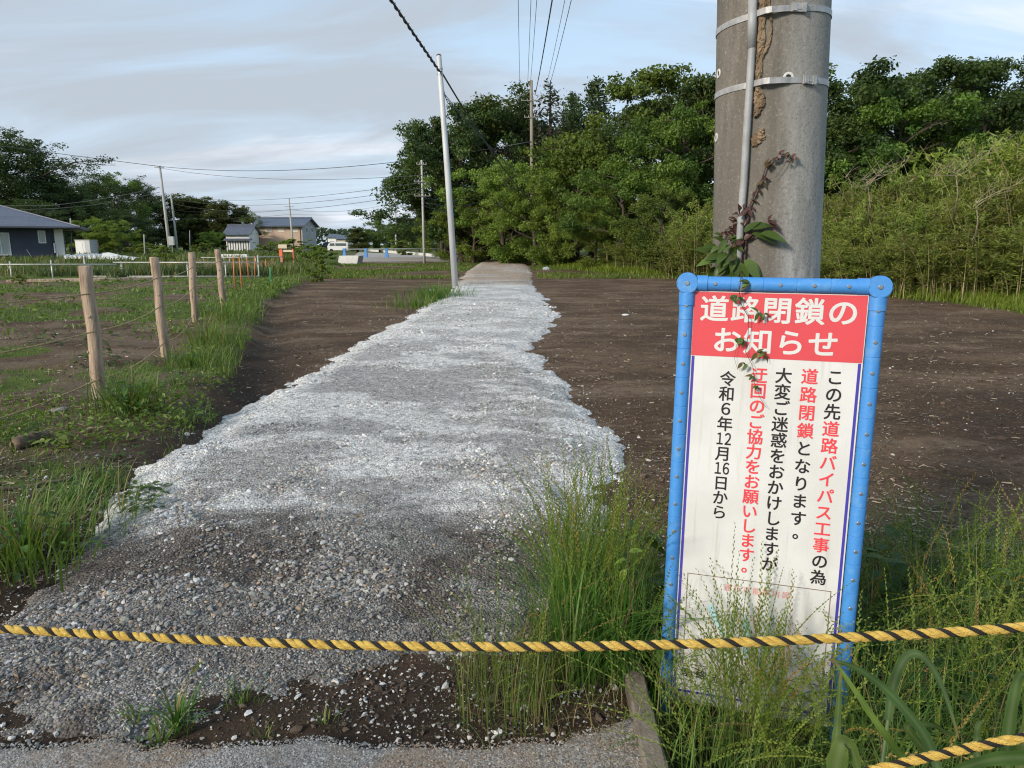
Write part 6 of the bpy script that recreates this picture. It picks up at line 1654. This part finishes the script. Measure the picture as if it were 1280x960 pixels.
# ------------------------------------------------------------------ pipe rail, stakes and kit in the field
ry_ = 31.5
M_rail = surf('galvanised_pipe', (.50, .50, .48), (.38, .38, .36), 6, .45, metal=.3)
zt1, zt2, zlo = ZZ(330.5, ry_), ZZ(328, ry_), ZZ(345.3, ry_)
xr0, xm_, xr1 = px2(-120, ry_), px2(140, ry_), px2(321, ry_)
fr = thing('pipe_rail', 'low galvanised pipe railing with two rails across the vegetable field', 'railing', (xr1, ry_, 0))
def rl(x, y, z): return Vector((x - xr1, y - ry_, z))
MB().tube([rl(xr0, ry_, zt1), rl(xm_ + .1, ry_, zt1)], .026, 8).build('top_rail', M_rail, fr, smooth=True)
MB().tube([rl(xm_, ry_ - .06, zt2), rl(xr1, ry_ - .06, zt2)], .026, 8).build('top_rail', M_rail, fr, smooth=True)
MB().tube([rl(px2(105, ry_), ry_ - .06, zlo), rl(xr1, ry_ - .06, zlo)], .022, 8).build('lower_rail', M_rail, fr, smooth=True)
for px, yt in ((-70, 327), (8, 326.5), (60, 325), (102, 321.5), (148, 327), (186, 326), (231, 327), (279, 327), (320.5, 319)):
    x_ = px2(px, ry_); MB().tube([rl(x_, ry_ + .06, -.2), rl(x_, ry_ + .06, ZZ(yt, ry_))], .032, 8).build('rail_post', M_rail, fr, smooth=True)
ry2 = 52.0
fr2 = thing('pipe_rail', 'thin farther pipe rail behind the log posts near the orange stakes', 'railing', (px2(250, ry2), ry2, 0)); x0_ = px2(250, ry2)
MB().tube([(0, 0, ZZ(322, ry2)), (px2(352, ry2) - x0_, 0, ZZ(321, ry2))], .03, 8).build('top_rail', M_rail, fr2, smooth=True)
for px in (252, 285, 318, 350): MB().tube([(px2(px, ry2) - x0_, .07, -.1), (px2(px, ry2) - x0_, .07, ZZ(321, ry2))], .03, 8).build('rail_post', M_rail, fr2, smooth=True)
M_ostk = surf('orange_stake', (.62, .17, .06), (.52, .16, .07), 8, .5); M_gstk = surf('green_stake', (.05, .36, .17), None, rough=.5)
for (pb, yb, pt_, yt, y, mt, lb) in ((294, 368, 291.5, 321, 23.5, M_ostk, 'nearest orange garden stake left of the bank'), (303, 366, 299, 321, 24, M_ostk, 'second orange garden stake from the log posts'), (311, 350, 308.5, 322, 31, M_ostk, 'third orange garden stake, close to the rail end'), (318.5, 346, 318, 320, 31, M_ostk, 'orange garden stake standing at the end of the pipe rail'), (332, 340, 332, 324, 34, M_ostk, 'short orange stake in grass right of the pipe rail'), (338.5, 362, 337.5, 334, 26, M_gstk, 'green garden stake standing in the bank grass')):
    b_ = at(pb, yb, y); b_.z = float(hgt(b_.x, y)); t_ = at(pt_, yt, y); o = MB().tube([(0, 0, -.1), (t_ - b_) * .5, t_ - b_], [.022, .021, .018], 8).build('garden_stake', mt, smooth=True); o.location = b_; prop(o, lb, 'stake', 'garden stakes by the bank')
# white plastic row covers by the navy house
M_plastic = surf('white_plastic_sheet', (.66, .67, .66), (.52, .53, .52), 2, .5, .3, 6)
pcl = []
for k in range(11):
    px = 84 + k * 6.0; y = 62.0; x_ = px2(px, y); ring = []; n = 8; w_ = .17; h_ = random.uniform(.34, .5)
    m = MB()
    for q in range(7):
        f_ = q / 6; s_ = .75 + .25 * math.sin(math.pi * f_)
        ring.append([(math.cos(a_) * w_ * s_ * random.uniform(.93, 1.07), -.5 + f_ * 1.0, math.sin(a_) * h_ * s_ * random.uniform(.95, 1.05)) for a_ in np.linspace(0, math.pi, n)])
    for q in range(6):
        for j in range(n - 1): m._add([ring[q][j], ring[q][j + 1], ring[q + 1][j + 1], ring[q + 1][j]], [(0, 3, 2, 1)])
    m.poly(ring[0]); m.poly(ring[-1][::-1])
    o = m.build('plant_cover', M_plastic, smooth=True); o.location = (x_, y, ZZ(323.5, y)); prop(o, 'white plastic plant cover in the row before the navy house', 'plant cover', 'white plastic covers in one row')
m = MB(); random.seed(44); n1, n2 = 9, 7; gr = [[(i * .35 - 1.4, j * .25, max(0, .62 * math.sin(math.pi * j / 6) * (1 - (i / 8) * .75) + random.uniform(-.06, .06))) for j in range(n2)] for i in range(n1)]
for i in range(n1 - 1):
    for j in range(n2 - 1): m._add([gr[i][j], gr[i + 1][j], gr[i + 1][j + 1], gr[i][j + 1]], [(0, 1, 2, 3)])
o = m.build('plastic_sheet', M_plastic, smooth=True); o.location = (px2(144, 61), 61, ZZ(325, 61)); prop(o, 'crumpled white plastic sheet at the right end of the plant covers', 'plastic sheet')
for k, (px0, px1, py, h_) in enumerate(((28, 105, 352, .10),)):
    y = 29.0; x0_, x1_ = px2(px0, y), px2(px1 + 25, y); o = MB().prism([(x0_, y - 1.2, .16), (x0_ + 3.2, y + 1.2, .16), (x1_ + 2.0, y + 1.0, .16), (x1_, y - .6, .16)], (0, 0, h_)).build('plank', M_log); prop(o, 'pale flat board lying under the pipe railing on the left', 'board')
for k, px in enumerate((281, 292, 303)):
    y = 70.0; p = at(px, 321, y); o = MB().prism([(-.5, 0, -.25), (.5, 0, -.25), (.42, 0, .25), (-.42, 0, .25)], (0, .5, 0)).build('seed_tray', M_plastic); o.location = p; prop(o, ('left', 'middle', 'right')[k] + ' of three pale seed trays in the far field behind the fourth log post', 'seed tray', 'seed trays in the far field')
# crop rows (leafy vegetables) in the field behind the rail
M_crop = M_grass
for k, (y, pxa, pxb, h_, lb) in enumerate(((33.5, 45, 330, .75, 'long row of leafy vegetables right behind the pipe railing'), (38, 20, 250, .7, 'second row of tall leafy crops behind the railing'), (47, 100, 300, .6, 'third crop row of low leafy plants in mid field'), (29.8, 135, 150, .9, 'single tall leafy crop plant in front of the railing'))):
    xa, xb = px2(pxa, y), px2(pxb, y); N = int((xb - xa) * (170 if k < 3 else 260)); x = rng.uniform(xa, xb, N); yy = y + rng.normal(0, .3, N)
    b1 = np.stack([x, yy, hgt(x, yy)], 1); N = len(b1)
    V, Fq, K = blades(b1, h_ * rng.uniform(.4, 1, N) * (.5 + .9 * fbm(x, yy, 1.2, 3, 91)), .055 * rng.uniform(.6, 1.3, N), rng.uniform(.15, .8, N), rng.uniform(0, 6.28, N), grasscol(N, (.05, .085, .035), (.11, .145, .06), .03), 3)
    o0 = np.array([xa, y, 0]); o = mesh_np('crop_row' if k < 3 else 'crop_plant', V - o0, Fq, M_grass, col=K); o.location = o0; prop(o, lb, 'crops', 'crop rows in the left field' if k < 3 else None)
# dry straw patch behind the stakes
x = rng.uniform(px2(195, 40), px2(318, 40), 2600); yy = rng.uniform(38, 44, 2600); b1 = np.stack([x, yy, hgt(x, yy)], 1); N = len(b1)
V, Fq, K = blades(b1, rng.uniform(.3, .75, N), .04 * rng.uniform(.6, 1.3, N), rng.uniform(.2, .9, N), rng.uniform(0, 6.28, N), np.array([.30, .22, .12]) * rng.uniform(.6, 1.2, (N, 1)), 3)
prop(mesh_np('dry_grass', V, Fq, M_grass, col=K), kind='stuff')

# ------------------------------------------------------------------ small things lying about
M_rot = surf('rotten_wood', (.17, .12, .085), (.08, .058, .042), 9, .9, .8, 30, stretch=(.3, 1, 1))
def rough_log(name, a_, b_, r0, r1, lb, cat, mat=M_rot):
    a_, b_ = Vector(a_), Vector(b_); n = 10; o = MB().tube([(a_.lerp(b_, i / n) - a_) + Vector((0, 0, random.uniform(-.006, .012))) for i in range(n + 1)], [(r0 + (r1 - r0) * i / n) * random.uniform(.8, 1.2) for i in range(n + 1)], 9).build(name, mat, smooth=True); o.location = a_; return prop(o, lb, cat)
def gpt(px, py, dz=.02): p = G(px, py); p.z = float(hgt(p.x, p.y)) + dz; return p
rough_log('fallen_stick', gpt(-30, 638), gpt(95, 617), .014, .009, 'long dark stick lying on the soil at the left edge', 'stick')
rough_log('rotten_stump', gpt(22, 584, .03), gpt(62, 572, .04), .055, .04, 'short rotten log lump on bare soil at the left edge', 'log')
rough_log('fallen_stick', gpt(105, 562), gpt(150, 556), .010, .007, 'thin pale stick below the nearest log post', 'stick', M_log)
rough_log('fallen_stick', gpt(60, 536), gpt(122, 512), .006, .004, 'thin bent twig left of the nearest log post', 'stick', M_log)
def rock(px, py, s, lb, col, name='stone', fl=.6):
    random.seed(px); b_ = [(Vector(v) * random.uniform(.8, 1.15)) for v in ICO]; m = MB(); m._add([(v.x * s * 1.2, v.y * s * .8, v.z * s * fl) for v in b_], [tuple(f) for f in ICF])
    o = m.build(name, surf('stone_' + str(px), col, tuple(q * .7 for q in col), 20, .9, .5, 60)); bv = o.modifiers.new('bevel', 'BEVEL'); bv.width = s * .18; bv.segments = 2
    o.location = gpt(px, py, s * fl * .35); o.rotation_euler = (0, 0, random.uniform(0, 6)); return prop(o, lb, 'stone')
rock(75, 531, .11, 'flat pale stone slab on bare soil left of the nearest log post', (.30, .27, .23), 'flat_stone', .18)
rock(235, 555, .04, 'whitish stone on dark soil left of the gravel edge', (.50, .49, .47))
rock(272, 533, .035, 'small whitish stone near the gravel edge above the other one', (.46, .45, .43))
rock(782, 394, .12, 'white scrap lying on bare soil far right of the path', (.72, .72, .70), 'white_scrap', .2)
rock(683, 338, .26, 'grey lump at the wood edge just right of the path end', (.34, .36, .40), 'grey_stone', .7)
rock(541, 365, .16, 'white stone on bare soil left of the steel pole', (.6, .6, .58), 'white_stone', .6)
